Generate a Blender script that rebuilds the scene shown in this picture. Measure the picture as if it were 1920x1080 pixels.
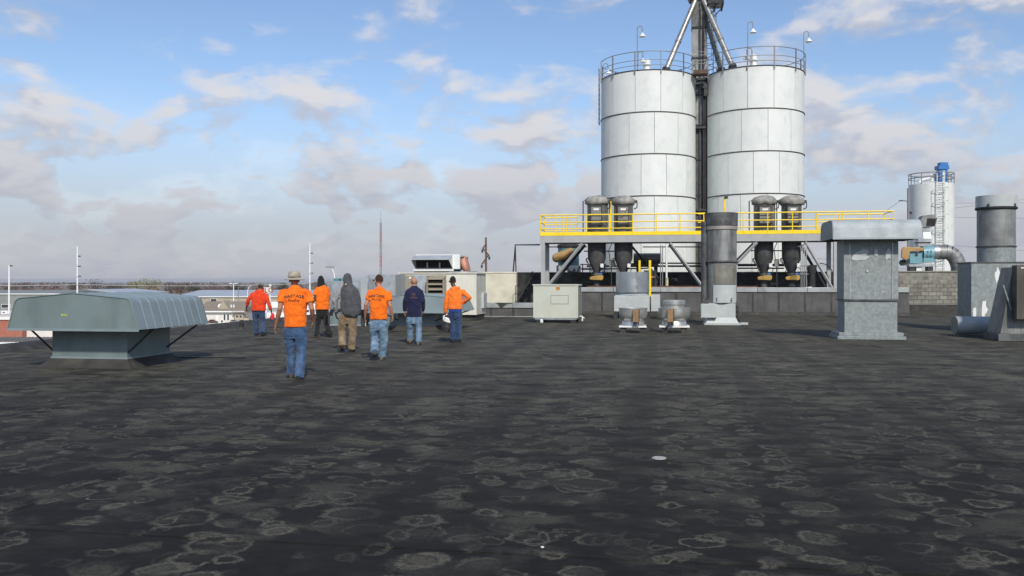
import bpy, bmesh, math, random
from mathutils import Vector, Matrix
for _o in list(bpy.data.objects): bpy.data.objects.remove(_o, do_unlink=True)
scene = bpy.context.scene
COL = scene.collection
PI = math.pi; R = math.radians
rnd = random.Random(7)

# ------------------------------------------------------------------ camera
F = 1663.0; HZ = 528.0; CX = 960.0; CAMH = 1.65; YAW = R(9.3)
cd = bpy.data.cameras.new('camera'); cam = bpy.data.objects.new('camera', cd); COL.objects.link(cam)
cam.location = (0, 0, CAMH); cam.rotation_euler = (PI/2, 0, YAW)
cd.sensor_width = 36; cd.lens = 36*F/1920; cd.shift_y = -(540-HZ)/1920
cd.clip_start = 0.05; cd.clip_end = 30000
scene.camera = cam
FW = Vector((-math.sin(YAW), math.cos(YAW), 0)); RT = Vector((math.cos(YAW), math.sin(YAW), 0))

# ------------------------------------------------------------------ sun and sky
SUN_EL = R(38); SUN_SIDE = R(12)
sh = (-FW*math.cos(SUN_SIDE) + RT*math.sin(SUN_SIDE)).normalized()
sdir = Vector((sh.x*math.cos(SUN_EL), sh.y*math.cos(SUN_EL), math.sin(SUN_EL)))
sd = bpy.data.lights.new('sun', 'SUN'); sun = bpy.data.objects.new('sun', sd); COL.objects.link(sun)
sd.energy = 3.7; sd.angle = R(3.0); sd.color = (1.0, 0.93, 0.83)
sun.rotation_euler = sdir.to_track_quat('Z', 'Y').to_euler(); sun.location = (20, -20, 40)

w = bpy.data.worlds.new('World'); scene.world = w; w.use_nodes = True
wn = w.node_tree.nodes; wl = w.node_tree.links; wn.clear()
SKY_STRENGTH = 0.10
def wnode(t, **k):
    n = wn.new(t)
    for a, b in k.items(): setattr(n, a, b)
    return n
def wmath(op, a, b=None, c=None, clamp=False):
    n = wnode('ShaderNodeMath', operation=op, use_clamp=clamp)
    for i, v in enumerate((a, b, c)):
        if v is None: continue
        if isinstance(v, (int, float)): n.inputs[i].default_value = v
        else: wl.new(v, n.inputs[i])
    return n.outputs[0]
def wrange(v, a, b, c, d, smooth=True):
    n = wnode('ShaderNodeMapRange', interpolation_type='SMOOTHSTEP' if smooth else 'LINEAR')
    wl.new(v, n.inputs[0])
    for i, x in enumerate((a, b, c, d)):
        if isinstance(x, (int, float)): n.inputs[1+i].default_value = x
        else: wl.new(x, n.inputs[1+i])
    return n.outputs[0]
def wmix(f, a, b):
    n = wnode('ShaderNodeMix', data_type='RGBA')
    if isinstance(f, (int, float)): n.inputs[0].default_value = f
    else: wl.new(f, n.inputs[0])
    for s, v in ((n.inputs[6], a), (n.inputs[7], b)):
        if isinstance(v, tuple): s.default_value = (*v, 1)
        else: wl.new(v, s)
    return n.outputs[2]
sky = wnode('ShaderNodeTexSky', sky_type='NISHITA', sun_disc=False)
sky.sun_elevation = SUN_EL; sky.sun_rotation = math.atan2(sdir.x, sdir.y)
sky.altitude = 200; sky.air_density = 1.0; sky.dust_density = 0.6; sky.ozone_density = 1.6
tc = wnode('ShaderNodeTexCoord'); sep = wnode('ShaderNodeSeparateXYZ'); wl.new(tc.outputs['Generated'], sep.inputs[0])
zc = sep.outputs[2]
zpos = wmath('MAXIMUM', zc, 0.0)
# clouds: a layer of cumulus, seen ever more edge-on and closed towards the horizon
def cloud_noise(dz, det, seed):
    zz = wmath('MULTIPLY', wmath('ADD', zpos, dz), 2.05)
    cb = wnode('ShaderNodeCombineXYZ')
    wl.new(sep.outputs[0], cb.inputs[0]); wl.new(sep.outputs[1], cb.inputs[1]); wl.new(zz, cb.inputs[2])
    mp = wnode('ShaderNodeMapping'); mp.inputs['Location'].default_value = seed
    wl.new(cb.outputs[0], mp.inputs[0])
    n = wnode('ShaderNodeTexNoise', noise_dimensions='3D')
    n.inputs['Scale'].default_value = 7.6; n.inputs['Detail'].default_value = det
    n.inputs['Roughness'].default_value = 0.52; n.inputs['Lacunarity'].default_value = 2.2; n.inputs['Distortion'].default_value = .25
    wl.new(mp.outputs[0], n.inputs['Vector'])
    v = wnode('ShaderNodeTexNoise', noise_dimensions='3D')
    v.inputs['Scale'].default_value = 17.0; v.inputs['Detail'].default_value = 2.0; v.inputs['Roughness'].default_value = .5
    wl.new(mp.outputs[0], v.inputs['Vector'])
    bil = wmath('ABSOLUTE', wmath('SUBTRACT', v.outputs['Fac'], 0.5))
    puff = wmath('MULTIPLY', wmath('SUBTRACT', 0.10, bil), .38)
    return wmath('ADD', n.outputs['Fac'], puff)
SEED = (9.2, 4.4, 0.22)
n0 = cloud_noise(0.0, 7, SEED)
n1 = cloud_noise(0.024, 4, SEED)
thr = wrange(zpos, 0.05, 0.28, 0.355, 0.566, False)
dens = wrange(wmath('SUBTRACT', n0, thr), -0.05, 0.17, 0.0, 1.0)
lit = wrange(wmath('SUBTRACT', n0, n1), -0.08, 0.09, 0.0, 1.0)
K = 1.0/SKY_STRENGTH
ccol = wmix(lit, (0.53*K, 0.54*K, 0.605*K), (0.76*K, 0.74*K, 0.75*K))
# the low, distant cloud deck is greyer
far = wrange(zpos, 0.02, 0.22, 1.0, 0.0)
ccol = wmix(wmath('MULTIPLY', far, 0.75), ccol, (0.43*K, 0.445*K, 0.515*K))
bl = wnode('ShaderNodeVectorMath', operation='MULTIPLY'); wl.new(sky.outputs[0], bl.inputs[0]); bl.inputs[1].default_value = (1.28, 1.32, 1.42)
densf = wmath('MULTIPLY', dens, wrange(zpos, 0.05, 0.4, 0.96, 0.80), clamp=True)
veil = wmath('MAXIMUM', densf, wmath('MULTIPLY', far, 0.90))
skyc = wmix(veil, bl.outputs[0], ccol)
bg = wnode('ShaderNodeBackground'); bg.inputs[1].default_value = SKY_STRENGTH
wl.new(skyc, bg.inputs[0])
wo = wnode('ShaderNodeOutputWorld'); wl.new(bg.outputs[0], wo.inputs[0])

scene.view_settings.view_transform = 'Standard'; scene.view_settings.look = 'None'
scene.view_settings.exposure = 0.0; scene.view_settings.gamma = 1.0
scene.view_settings.use_curve_mapping = False
scene.render.engine = 'CYCLES'
scene.render.resolution_x = 1024; scene.render.resolution_y = 576

# ------------------------------------------------------------------ placing by measured sight lines
def at(px, py, D):
    p = RT*((px-CX)/F*D) + FW*D
    return Vector((p.x, p.y, CAMH + (HZ-py)/F*D))
def gnd(px, py, z=0.0):
    return at(px, py, F*(CAMH-z)/(py-HZ))
def atY(px, py, Y):
    d = FW + RT*((px-CX)/F); t = Y/d.y
    return Vector((t*d.x, Y, CAMH + (HZ-py)/F*t))
def XY(px, Y): return atY(px, HZ, Y).x
def ZY(px, py, Y): return atY(px, py, Y).z

# ------------------------------------------------------------------ mesh building
class MB:
    def __init__(s): s.v = []; s.f = []; s.sm = []
    def add(s, vs, fs, smooth=False, M=None):
        o = len(s.v)
        for p in vs:
            p = Vector(p)
            s.v.append(M @ p if M is not None else p)
        for f in fs: s.f.append([i+o for i in f]); s.sm.append(smooth)
        return s
    def bx(s, x0, x1, y0, y1, z0, z1, M=None):
        vs = [(x0,y0,z0),(x1,y0,z0),(x1,y1,z0),(x0,y1,z0),(x0,y0,z1),(x1,y0,z1),(x1,y1,z1),(x0,y1,z1)]
        fs = [(0,3,2,1),(4,5,6,7),(0,1,5,4),(1,2,6,5),(2,3,7,6),(3,0,4,7)]
        return s.add(vs, fs, False, M)
    def box(s, c, d, rz=0):
        M = Matrix.Translation(Vector(c)) @ Matrix.Rotation(rz, 4, 'Z')
        return s.bx(-d[0]/2, d[0]/2, -d[1]/2, d[1]/2, -d[2]/2, d[2]/2, M)
    def frustum(s, a, b, z0, z1, ca=(0,0), cb=(0,0)):
        (ax, ay), (bx_, by) = a, b
        vs = [(ca[0]-ax,ca[1]-ay,z0),(ca[0]+ax,ca[1]-ay,z0),(ca[0]+ax,ca[1]+ay,z0),(ca[0]-ax,ca[1]+ay,z0),
              (cb[0]-bx_,cb[1]-by,z1),(cb[0]+bx_,cb[1]-by,z1),(cb[0]+bx_,cb[1]+by,z1),(cb[0]-bx_,cb[1]+by,z1)]
        fs = [(0,3,2,1),(4,5,6,7),(0,1,5,4),(1,2,6,5),(2,3,7,6),(3,0,4,7)]
        return s.add(vs, fs)
    def loft(s, secs, smooth=True, cap=True, close=False, M=None):
        n = len(secs[0]); vs = [p for c in secs for p in c]; fs = []
        m = len(secs)
        for i in range(m if close else m-1):
            a = i*n; b = ((i+1) % m)*n
            for j in range(n):
                k = (j+1) % n; fs.append((a+j, a+k, b+k, b+j))
        if cap and not close:
            fs.append(tuple(range(n-1, -1, -1))); fs.append(tuple((m-1)*n+j for j in range(n)))
        return s.add(vs, fs, smooth, M)
    def tube(s, pts, r, n=8, cap=True, round_end=False, close=False, M=None, smooth=True):
        pts = [Vector(p) for p in pts]; m = len(pts)
        rs = list(r) if isinstance(r, (list, tuple)) else [r]*m
        if round_end:
            d0 = (pts[0]-pts[1]).normalized(); d1 = (pts[-1]-pts[-2]).normalized()
            a = [(pts[0]+d0*rs[0]*k, rs[0]*q) for k, q in ((0.97, .2), (.75, .66), (.4, .92))]
            b = [(pts[-1]+d1*rs[-1]*k, rs[-1]*q) for k, q in ((.4, .92), (.75, .66), (.97, .2))]
            pts = [x[0] for x in a]+pts+[x[0] for x in b]; rs = [x[1] for x in a]+rs+[x[1] for x in b]; m = len(pts)
        secs = []; up = None
        for i in range(m):
            if close: t = (pts[(i+1) % m]-pts[i-1])
            else: t = pts[min(i+1, m-1)]-pts[max(i-1, 0)]
            t = t.normalized()
            if up is None:
                up = Vector((0,0,1)) if abs(t.z) < .9 else Vector((1,0,0))
            u = (up - t*up.dot(t))
            if u.length < 1e-6: u = t.orthogonal()
            u.normalize(); up = u; q = t.cross(u)
            secs.append([pts[i]+(u*math.cos(2*PI*j/n)+q*math.sin(2*PI*j/n))*rs[i] for j in range(n)])
        return s.loft(secs, smooth, cap, close, M)
    def lathe(s, prof, n=24, c=(0,0,0), M=None, cap=True):
        secs = [[Vector((c[0]+r*math.cos(2*PI*j/n), c[1]+r*math.sin(2*PI*j/n), c[2]+z)) for j in range(n)] for r, z in prof]
        return s.loft(secs, True, cap, False, M)
    def prism(s, poly, a, b, axis='y', M=None):
        def P(u, v, t): return {'y': (u, t, v), 'x': (t, u, v), 'z': (u, v, t)}[axis]
        n = len(poly)
        vs = [P(u, v, a) for u, v in poly]+[P(u, v, b) for u, v in poly]
        fs = [tuple(range(n)), tuple(range(2*n-1, n-1, -1))]
        for i in range(n): fs.append((i, i+n, (i+1) % n+n, (i+1) % n))
        return s.add(vs, fs, False, M)
    def mesh(s, name, mat=None, angle=35):
        me = bpy.data.meshes.new(name)
        me.from_pydata([tuple(p) for p in s.v], [], s.f)
        bm = bmesh.new(); bm.from_mesh(me); bmesh.ops.recalc_face_normals(bm, faces=bm.faces); bm.to_mesh(me); bm.free()
        if any(s.sm):
            me.polygons.foreach_set('use_smooth', [True]*len(me.polygons))
            me.set_sharp_from_angle(angle=R(angle))
        if mat: me.materials.append(mat)
        me.update()
        return me
    def build(s, name, mat, parent=None, bevel=0, loc=None, angle=35, label=None):
        o = bpy.data.objects.new(name, s.mesh(name, mat, angle)); COL.objects.link(o)
        if parent: o.parent = parent
        if loc is not None: o.location = loc
        if bevel:
            b = o.modifiers.new('bevel', 'BEVEL'); b.width = bevel; b.segments = 2; b.limit_method = 'ANGLE'; b.harden_normals = False
        if label: o['label'] = label
        return o
def tag(o, label=None, cat=None, group=None, kind=None):
    if label: o['label'] = label
    if cat: o['category'] = cat
    if group: o['group'] = group
    if kind: o['kind'] = kind
    return o
def thing(name, label, cat, loc=(0,0,0), rz=0, group=None):
    o = bpy.data.objects.new(name, None); COL.objects.link(o); o.empty_display_size = .3
    o.location = loc; o.rotation_euler = (0, 0, rz)
    return tag(o, label, cat, group)
def inst(me, name, parent, loc=(0,0,0), rot=(0,0,0), scale=None):
    o = bpy.data.objects.new(name, me); COL.objects.link(o); o.parent = parent; o.location = loc; o.rotation_euler = rot
    if scale: o.scale = scale
    return o
def copy_tree(o, parent=None):
    c = o.copy(); COL.objects.link(c); c.parent = parent
    for ch in list(o.children): copy_tree(ch, c)
    return c
def arc(cx, cz, r, a0, a1, n):
    return [(cx+r*math.cos(R(a0+(a1-a0)*i/n)), cz+r*math.sin(R(a0+(a1-a0)*i/n))) for i in range(n+1)]
def text_mesh(txt, size, name='lettering', bold=0.0, sx=1.0, shear=0.0, extrude=0.0):
    cu = bpy.data.curves.new('t', 'FONT'); cu.body = txt; cu.size = size; cu.align_x = 'CENTER'; cu.align_y = 'CENTER'
    cu.offset = bold; cu.shear = shear; cu.resolution_u = 2; cu.extrude = extrude
    ob = bpy.data.objects.new('t', cu); COL.objects.link(ob)
    dg = bpy.context.evaluated_depsgraph_get(); dg.update()
    me = bpy.data.meshes.new_from_object(ob.evaluated_get(dg)); me.name = name
    bpy.data.objects.remove(ob); bpy.data.curves.remove(cu)
    for v in me.vertices: v.co.x *= sx
    return me

# ------------------------------------------------------------------ materials
def newmat(name):
    m = bpy.data.materials.new(name); m.use_nodes = True
    nt = m.node_tree; b = nt.nodes['Principled BSDF']
    return m, nt, b
class NT:
    def __init__(s, nt): s.nt = nt; s.n = nt.nodes; s.l = nt.links
    def new(s, t, **k):
        n = s.n.new(t)
        for a, b in k.items(): setattr(n, a, b)
        return n
    def put(s, sock, v):
        if isinstance(v, (int, float)): sock.default_value = v
        elif isinstance(v, tuple): sock.default_value = (*v, 1) if len(v) == 3 and len(sock.default_value) == 4 else v
        else: s.l.new(v, sock)
    def math(s, op, a, b=None, clamp=False):
        n = s.new('ShaderNodeMath', operation=op, use_clamp=clamp); s.put(n.inputs[0], a)
        if b is not None: s.put(n.inputs[1], b)
        return n.outputs[0]
    def rng(s, v, a, b, c=0.0, d=1.0, smooth=True):
        n = s.new('ShaderNodeMapRange', interpolation_type='SMOOTHSTEP' if smooth else 'LINEAR')
        for i, x in enumerate((v, a, b, c, d)): s.put(n.inputs[i], x)
        return n.outputs[0]
    def mix(s, f, a, b, blend='MIX'):
        n = s.new('ShaderNodeMix', data_type='RGBA', blend_type=blend); s.put(n.inputs[0], f); s.put(n.inputs[6], a); s.put(n.inputs[7], b)
        return n.outputs[2]
    def noise(s, vec, sc, det=4, rough=.55, dist=0.0):
        n = s.new('ShaderNodeTexNoise'); s.put(n.inputs['Vector'], vec); n.inputs['Scale'].default_value = sc
        n.inputs['Detail'].default_value = det; n.inputs['Roughness'].default_value = rough; n.inputs['Distortion'].default_value = dist
        return n.outputs['Fac']
    def coords(s, rand=True):
        tc = s.new('ShaderNodeTexCoord'); v = tc.outputs['Object']
        if rand:
            oi = s.new('ShaderNodeObjectInfo'); a = s.new('ShaderNodeVectorMath', operation='ADD')
            m = s.math('MULTIPLY', oi.outputs['Random'], 53.0)
            s.l.new(v, a.inputs[0]); s.l.new(m, a.inputs[1]); v = a.outputs[0]
        return v
    def scale(s, v, sc):
        n = s.new('ShaderNodeVectorMath', operation='MULTIPLY'); s.put(n.inputs[0], v); n.inputs[1].default_value = sc
        return n.outputs[0]
def pm(name, col, rough=.6, metal=0.0, var=.12, scale=2.5, dirt=None, dirt_amt=.5, dirt_scale=1.6, streak=0.0, bump=0.0, bscale=30, spots=None, spot_thr=.66, spot_scale=5, spec=.5, objvar=0.0):
    m, nt, b = newmat(name); N = NT(nt); v = N.coords()
    c = Vector(col)
    lo = tuple(max(0, x*(1-var)) for x in col); hi = tuple(min(1, x*(1+var)) for x in col)
    out = N.mix(N.rng(N.noise(v, scale, 5), .3, .7), lo, hi)
    if dirt:
        vv = N.scale(v, (1.0, 1.0, 1.0/(1+streak*9))) if streak else v
        f = N.rng(N.noise(vv, dirt_scale*(2.2 if streak else 1), 6, .62), .46, .74, 0.0, dirt_amt)
        out = N.mix(f, out, dirt)
    if spots:
        f = N.rng(N.noise(v, spot_scale, 3, .6), spot_thr, spot_thr+.04)
        out = N.mix(f, out, spots)
    if objvar:
        oi = N.new('ShaderNodeObjectInfo'); k = N.rng(oi.outputs['Random'], 0, 1, 1-objvar, 1+objvar, False)
        hs = N.new('ShaderNodeHueSaturation'); N.put(hs.inputs['Value'], k); N.put(hs.inputs['Color'], out); out = hs.outputs[0]
    N.put(b.inputs['Base Color'], out)
    N.put(b.inputs['Roughness'], N.rng(N.noise(v, scale*2.3, 4), .25, .75, max(.05, rough-.09), min(1, rough+.09)))
    b.inputs['Metallic'].default_value = metal; b.inputs['Specular IOR Level'].default_value = spec
    if bump:
        bn = N.new('ShaderNodeBump'); bn.inputs['Strength'].default_value = bump; bn.inputs['Distance'].default_value = .02
        N.put(bn.inputs['Height'], N.noise(v, bscale, 4)); N.put(b.inputs['Normal'], bn.outputs[0])
    return m
M = {}
M['galv'] = pm('galvanised_steel', (.40,.43,.44), .42, .55, .16, 4, dirt=(.28,.30,.30), dirt_amt=.6, streak=.5, bump=.04, bscale=8)
M['galv_patch'] = pm('weathered_galvanised_steel', (.245,.275,.272), .6, .15, .16, 11, dirt=(.15,.172,.175), dirt_amt=.65, dirt_scale=3.2, streak=.10, spots=(.42,.45,.45), spot_thr=.71, spot_scale=6, bump=.05, bscale=7)
M['galv_hood'] = pm('pale_galvanised_steel', (.36,.40,.415), .62, .05, .16, 2.4, dirt=(.25,.29,.32), dirt_amt=.75, dirt_scale=1.2, bump=.03, bscale=5)
M['stack'] = pm('soot_and_shade_steel', (.225,.235,.23), .55, .3, .25, 1.8, dirt=(.065,.064,.058), dirt_amt=.85, streak=.9, dirt_scale=1.3, bump=.04, bscale=9)
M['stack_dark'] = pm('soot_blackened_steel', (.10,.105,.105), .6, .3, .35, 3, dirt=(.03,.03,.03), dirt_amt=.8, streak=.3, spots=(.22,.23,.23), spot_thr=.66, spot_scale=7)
M['pale_paint'] = pm('pale_grey_paint', (.44,.475,.47), .5, 0, .06, 3, dirt=(.36,.38,.36), dirt_amt=.35, streak=.5)
M['hood_green'] = pm('grey_green_paint', (.165,.215,.215), .5, .1, .10, 1.3, dirt=(.10,.125,.135), dirt_amt=.55, streak=.8, dirt_scale=1.1, spots=(.27,.32,.33), spot_thr=.70, spot_scale=1.7)
M['hood_grey'] = pm('sky_tinted_grey_paint', (.22,.275,.295), .45, .15, .10, 1.5, dirt=(.16,.19,.20), dirt_amt=.4, streak=.4)  # blue tint carries the sky's reflection on the hood sides
M['beige'] = pm('beige_enamel', (.50,.52,.44), .5, 0, .04, 2, dirt=(.42,.42,.34), dirt_amt=.35, streak=.7)
M['silo'] = pm('white_silo_enamel', (.69,.72,.69), .5, 0, .03, .9, dirt=(.53,.57,.565), dirt_amt=.55, dirt_scale=.8, streak=.05, spots=(.55,.48,.36), spot_thr=.755, spot_scale=1.9, objvar=.03)
M['silo_core'] = pm('dark_joint_sealant', (.06,.06,.055), .8, 0, .2, 3)
M['white'] = pm('white_paint', (.72,.74,.72), .5, 0, .05, 2, dirt=(.58,.58,.54), dirt_amt=.3, streak=.5)
M['yellow'] = pm('safety_yellow_paint', (.92,.66,.008), .45, 0, .05, 3, dirt=(.50,.36,.03), dirt_amt=.35)
M['steel_grey'] = pm('grey_painted_steel', (.36,.37,.365), .5, 0, .06, 2, dirt=(.26,.26,.25), dirt_amt=.4, streak=.5)
M['dark_steel'] = pm('dark_steel', (.035,.037,.04), .6, .2, .3, 4)
M['rail_grey'] = pm('galvanised_rail', (.24,.25,.25), .5, .4, .1, 4)
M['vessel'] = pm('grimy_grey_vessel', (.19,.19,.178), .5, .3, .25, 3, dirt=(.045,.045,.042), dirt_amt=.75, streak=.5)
M['vessel_low'] = pm('dark_vessel_and_gap_steel', (.066,.067,.068), .65, .2, .35, 3, dirt=(.07,.07,.068), dirt_amt=.45, streak=.8)
M['door'] = pm('grey_access_panel', (.22,.22,.205), .5, .2, .15, 4, dirt=(.10,.10,.095), dirt_amt=.5)
M['tarp'] = pm('grey_tarpaulin', (.29,.285,.26), .7, 0, .25, 5, dirt=(.11,.11,.10), dirt_amt=.6, bump=.5, bscale=9)
M['valve_yellow'] = pm('ochre_guard_paint', (.40,.25,.055), .55, 0, .15, 4, dirt=(.24,.14,.03), dirt_amt=.5)
M['soot_wall'] = pm('sooty_block_wall', (.038,.038,.035), .9, 0, .4, 1.2, dirt=(.12,.12,.105), dirt_amt=.75, dirt_scale=1.1, spots=(.17,.165,.14), spot_thr=.70, spot_scale=2.2, bump=.3, bscale=9)
M['cream_wall'] = pm('cream_painted_wall', (.62,.60,.47), .75, 0, .07, 1.5, dirt=(.36,.35,.27), dirt_amt=.6, dirt_scale=1.3, bump=.2, bscale=5)
M['block'] = pm('weathered_concrete_block', (.225,.22,.185), .9, 0, .18, 2.2, dirt=(.075,.078,.07), dirt_amt=.75, dirt_scale=1.0, bump=.3, bscale=14, objvar=.16)
M['mortar'] = pm('dark_mortar', (.045,.045,.04), .95, 0, .2, 4)
M['flashing'] = pm('parapet_flashing', (.085,.085,.083), .8, 0, .2, 1.6, dirt=(.045,.045,.045), dirt_amt=.6, streak=.4, spots=(.2,.2,.2), spot_thr=.74, spot_scale=6)
M['coping'] = pm('metal_coping', (.36,.385,.38), .5, .3, .1, 1.4, dirt=(.17,.18,.18), dirt_amt=.65)
M['galv_shiny'] = pm('bright_galvanised_steel', (.50,.53,.54), .36, .85, .05, 1.5)
M['alu'] = pm('spun_aluminium', (.56,.56,.53), .36, .75, .08, 2, dirt=(.30,.30,.28), dirt_amt=.4)
M['junction'] = pm('tan_junction_box', (.26,.165,.075), .6, 0, .15, 6)
M['rubber'] = pm('black_rubber', (.018,.018,.019), .7, 0, .3, 6)
M['tan_unit'] = pm('tan_enamel', (.30,.265,.20), .55, 0, .05, 2, dirt=(.22,.19,.14), dirt_amt=.3, streak=.5)
M['cream_unit'] = pm('cream_enamel', (.66,.65,.56), .5, 0, .05, 2, dirt=(.38,.36,.30), dirt_amt=.5, streak=.6)
M['dark_void'] = pm('dark_interior', (.02,.02,.02), .9, 0, .3, 5)
M['teal'] = pm('teal_machine_paint', (.075,.215,.245), .5, 0, .12, 4, dirt=(.04,.09,.10), dirt_amt=.5)
M['teal_light'] = pm('light_blue_machine_paint', (.155,.33,.385), .45, 0, .08, 4, dirt=(.10,.20,.22), dirt_amt=.4)
M['blue_machine'] = pm('bright_blue_paint', (.03,.17,.46), .4, 0, .1, 4)
M['orange_guard'] = pm('faded_orange_guard', (.38,.24,.09), .55, 0, .1, 3, dirt=(.28,.17,.07), dirt_amt=.4)
M['pink_cap'] = pm('faded_salmon_cover', (.52,.24,.17), .6, 0, .08, 3)
M['sign_orange'] = pm('orange_sticker', (.62,.26,.02), .5, 0, .05, 3)
M['grey_scrap'] = pm('pale_grey_scrap', (.36,.36,.35), .7, 0, .1, 9)
M['black_print'] = pm('black_print', (.012,.010,.012), .7, 0, .1, 3)
M['white_print'] = pm('white_print', (.75,.75,.73), .6, 0, .05, 3)
M['wire'] = pm('power_line_aluminium', (.52,.52,.52), .5, .3, .05, 1)
M['wire_dark'] = pm('dark_cable', (.06,.06,.065), .6, 0, .1, 1)
M['wood_pole'] = pm('weathered_pole_timber', (.13,.085,.06), .85, 0, .2, 3)
M['pole_steel'] = pm('white_steel_pole', (.74,.75,.76), .5, 0, .04, 1)
M['lattice_red'] = pm('aviation_red_steel', (.34,.10,.09), .6, 0, .1, 1)
M['lattice_grey'] = pm('grey_lattice_steel', (.22,.22,.23), .6, 0, .1, 1)
M['brick'] = pm('red_brick', (.33,.12,.08), .85, 0, .12, 3)
M['seam_roof'] = pm('brown_grey_metal_roof', (.25,.225,.20), .5, .1, .08, 1)
M['ware_wall'] = pm('grey_green_cladding', (.20,.215,.20), .6, 0, .07, .3)
M['ware_roof'] = pm('pale_metal_roof', (.42,.45,.49), .45, .2, .08, .2)
M['tan_wall'] = pm('tan_cladding', (.33,.29,.215), .7, 0, .08, .3)
M['tan_roof'] = pm('tan_shingle_roof', (.24,.205,.16), .9, 0, .12, 1)
M['stucco'] = pm('white_stucco', (.62,.60,.55), .8, 0, .06, 1)
M['glass_dark'] = pm('dark_window_glass', (.03,.035,.04), .15, 0, .2, 1)
M['truck_beige'] = pm('beige_truck_paint', (.42,.36,.27), .4, 0, .06, 1)
M['car_red'] = pm('dark_red_car_paint', (.09,.03,.03), .25, 0, .05, 1)
M['car_dark'] = pm('dark_blue_car_paint', (.03,.035,.055), .25, 0, .05, 1)
M['chrome'] = pm('dull_metal', (.45,.45,.45), .3, .8, .05, 2)
# ------------------------------------------------------------------ roof membrane material
def roof_material():
    m, nt, b = newmat('black_roof_membrane'); N = NT(nt)
    tc = N.new('ShaderNodeTexCoord'); P = tc.outputs['Object']
    sx = N.new('ShaderNodeSeparateXYZ'); N.put(sx.inputs[0], P)
    def warp(src, sc, amp, det=3):
        w_ = N.new('ShaderNodeTexNoise'); N.put(w_.inputs['Vector'], P); w_.inputs['Scale'].default_value = sc; w_.inputs['Detail'].default_value = det; w_.inputs['Roughness'].default_value = .7
        q = N.new('ShaderNodeVectorMath', operation='SUBTRACT'); N.put(q.inputs[0], w_.outputs['Color']); q.inputs[1].default_value = (.5,.5,.5)
        r_ = N.new('ShaderNodeVectorMath', operation='ADD'); N.put(r_.inputs[0], src); N.put(r_.inputs[1], N.scale(q.outputs[0], (amp, amp, 0)))
        return r_.outputs[0]
    Q = warp(warp(P, 2.4, .30, 2), 21, .15, 6)
    fine = N.noise(P, 38, 5, .75)
    grain = N.noise(P, 150, 3, .7)
    mid = N.noise(P, 6, 5, .65)
    big = N.noise(P, .33, 4, .6)
    lane_x = N.math('ADD', sx.outputs[0], N.math('MULTIPLY', N.noise(P, .6, 2), .35))
    lane = N.math('SINE', N.math('MULTIPLY', N.math('ADD', lane_x, 1.31), 2*PI/1.67))
    lane = N.rng(lane, -1.0, -.45, .34, 1.0)
    def stains(sc, off, rmin, rmax, thr, wid, fillmax):
        o = N.new('ShaderNodeVectorMath', operation='ADD'); N.put(o.inputs[0], Q); o.inputs[1].default_value = off
        v = N.new('ShaderNodeTexVoronoi', voronoi_dimensions='2D'); N.put(v.inputs['Vector'], o.outputs[0]); v.inputs['Scale'].default_value = sc; v.inputs['Randomness'].default_value = .8
        c = N.new('ShaderNodeSeparateXYZ'); N.put(c.inputs[0], v.outputs['Color'])
        dm = N.math('DIVIDE', v.outputs['Distance'], sc)
        r0 = N.rng(c.outputs[0], 0, 1, rmin, rmax, False)
        dd = N.math('SUBTRACT', dm, r0)
        ring = N.math('MULTIPLY', N.rng(dd, -wid, 0.0), N.rng(dd, 0.0, N.rng(c.outputs[1], 0, 1, wid*.7, wid*3.0, False), 1.0, 0.0))
        ring = N.math('MULTIPLY', ring, N.rng(N.noise(o.outputs[0], 2.6, 2, .6), .36, .55, .25, 1.0))
        fill = N.math('MULTIPLY', N.rng(dd, -.05, .012, 1, 0), N.rng(c.outputs[1], .35, 1.0, .04, fillmax))
        st_ = N.math('MAXIMUM', ring, fill)
        return N.math('MULTIPLY', st_, N.rng(c.outputs[2], thr, thr+.25))
    a = stains(2.3, (0,0,0), .045, .135, .10, .024, .65)
    a2 = stains(3.3, (7.3,2.1,0), .04, .095, .18, .020, .65)
    a3 = stains(1.5, (3.7,9.1,0), .10, .22, .50, .032, .35)
    st = N.math('MAXIMUM', N.math('MAXIMUM', a, N.math('MULTIPLY', a2, .8)), N.math('MULTIPLY', a3, .8))
    # dried silt, in blotches, washed along the falls of the roof
    pat = N.rng(N.noise(N.scale(Q, (.9,1.25,1)), 1.6, 8, .68), .47, .62, 0, 1.0)
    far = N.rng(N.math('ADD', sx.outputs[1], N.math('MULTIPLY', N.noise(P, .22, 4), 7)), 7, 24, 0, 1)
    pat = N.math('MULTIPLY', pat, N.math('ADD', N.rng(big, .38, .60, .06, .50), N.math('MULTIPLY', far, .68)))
    st = N.math('MAXIMUM', N.math('MULTIPLY', st, N.rng(big, .30, .50, .45, 1.0)), pat)
    st = N.math('MULTIPLY', st, lane)
    st = N.math('MULTIPLY', st, N.math('MULTIPLY', N.rng(fine, .34, .58, .35, 1.05), N.rng(grain, .32, .60, .55, 1.15)), clamp=True)
    base = N.mix(N.rng(mid, .3, .7), (.0086,.0080,.0074), (.0142,.0130,.0118))
    base = N.mix(N.rng(grain, .45, .75, 0, .45), base, (.030,.029,.027))
    base = N.mix(N.rng(N.noise(P, 1.6, 6, .7), .48, .74, 0, .40), base, (.034,.032,.027))
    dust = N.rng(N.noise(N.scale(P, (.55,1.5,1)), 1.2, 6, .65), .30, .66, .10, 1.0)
    base = N.mix(N.math('MULTIPLY', far, dust), base, (.064,.0615,.049))  # paler with distance: dust, plus grazing sheen put into the colour
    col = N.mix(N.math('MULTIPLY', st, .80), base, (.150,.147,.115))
    N.put(b.inputs['Base Color'], col)
    N.put(b.inputs['Roughness'], N.rng(st, 0, 1, .78, .95))
    b.inputs['Specular IOR Level'].default_value = .14
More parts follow.
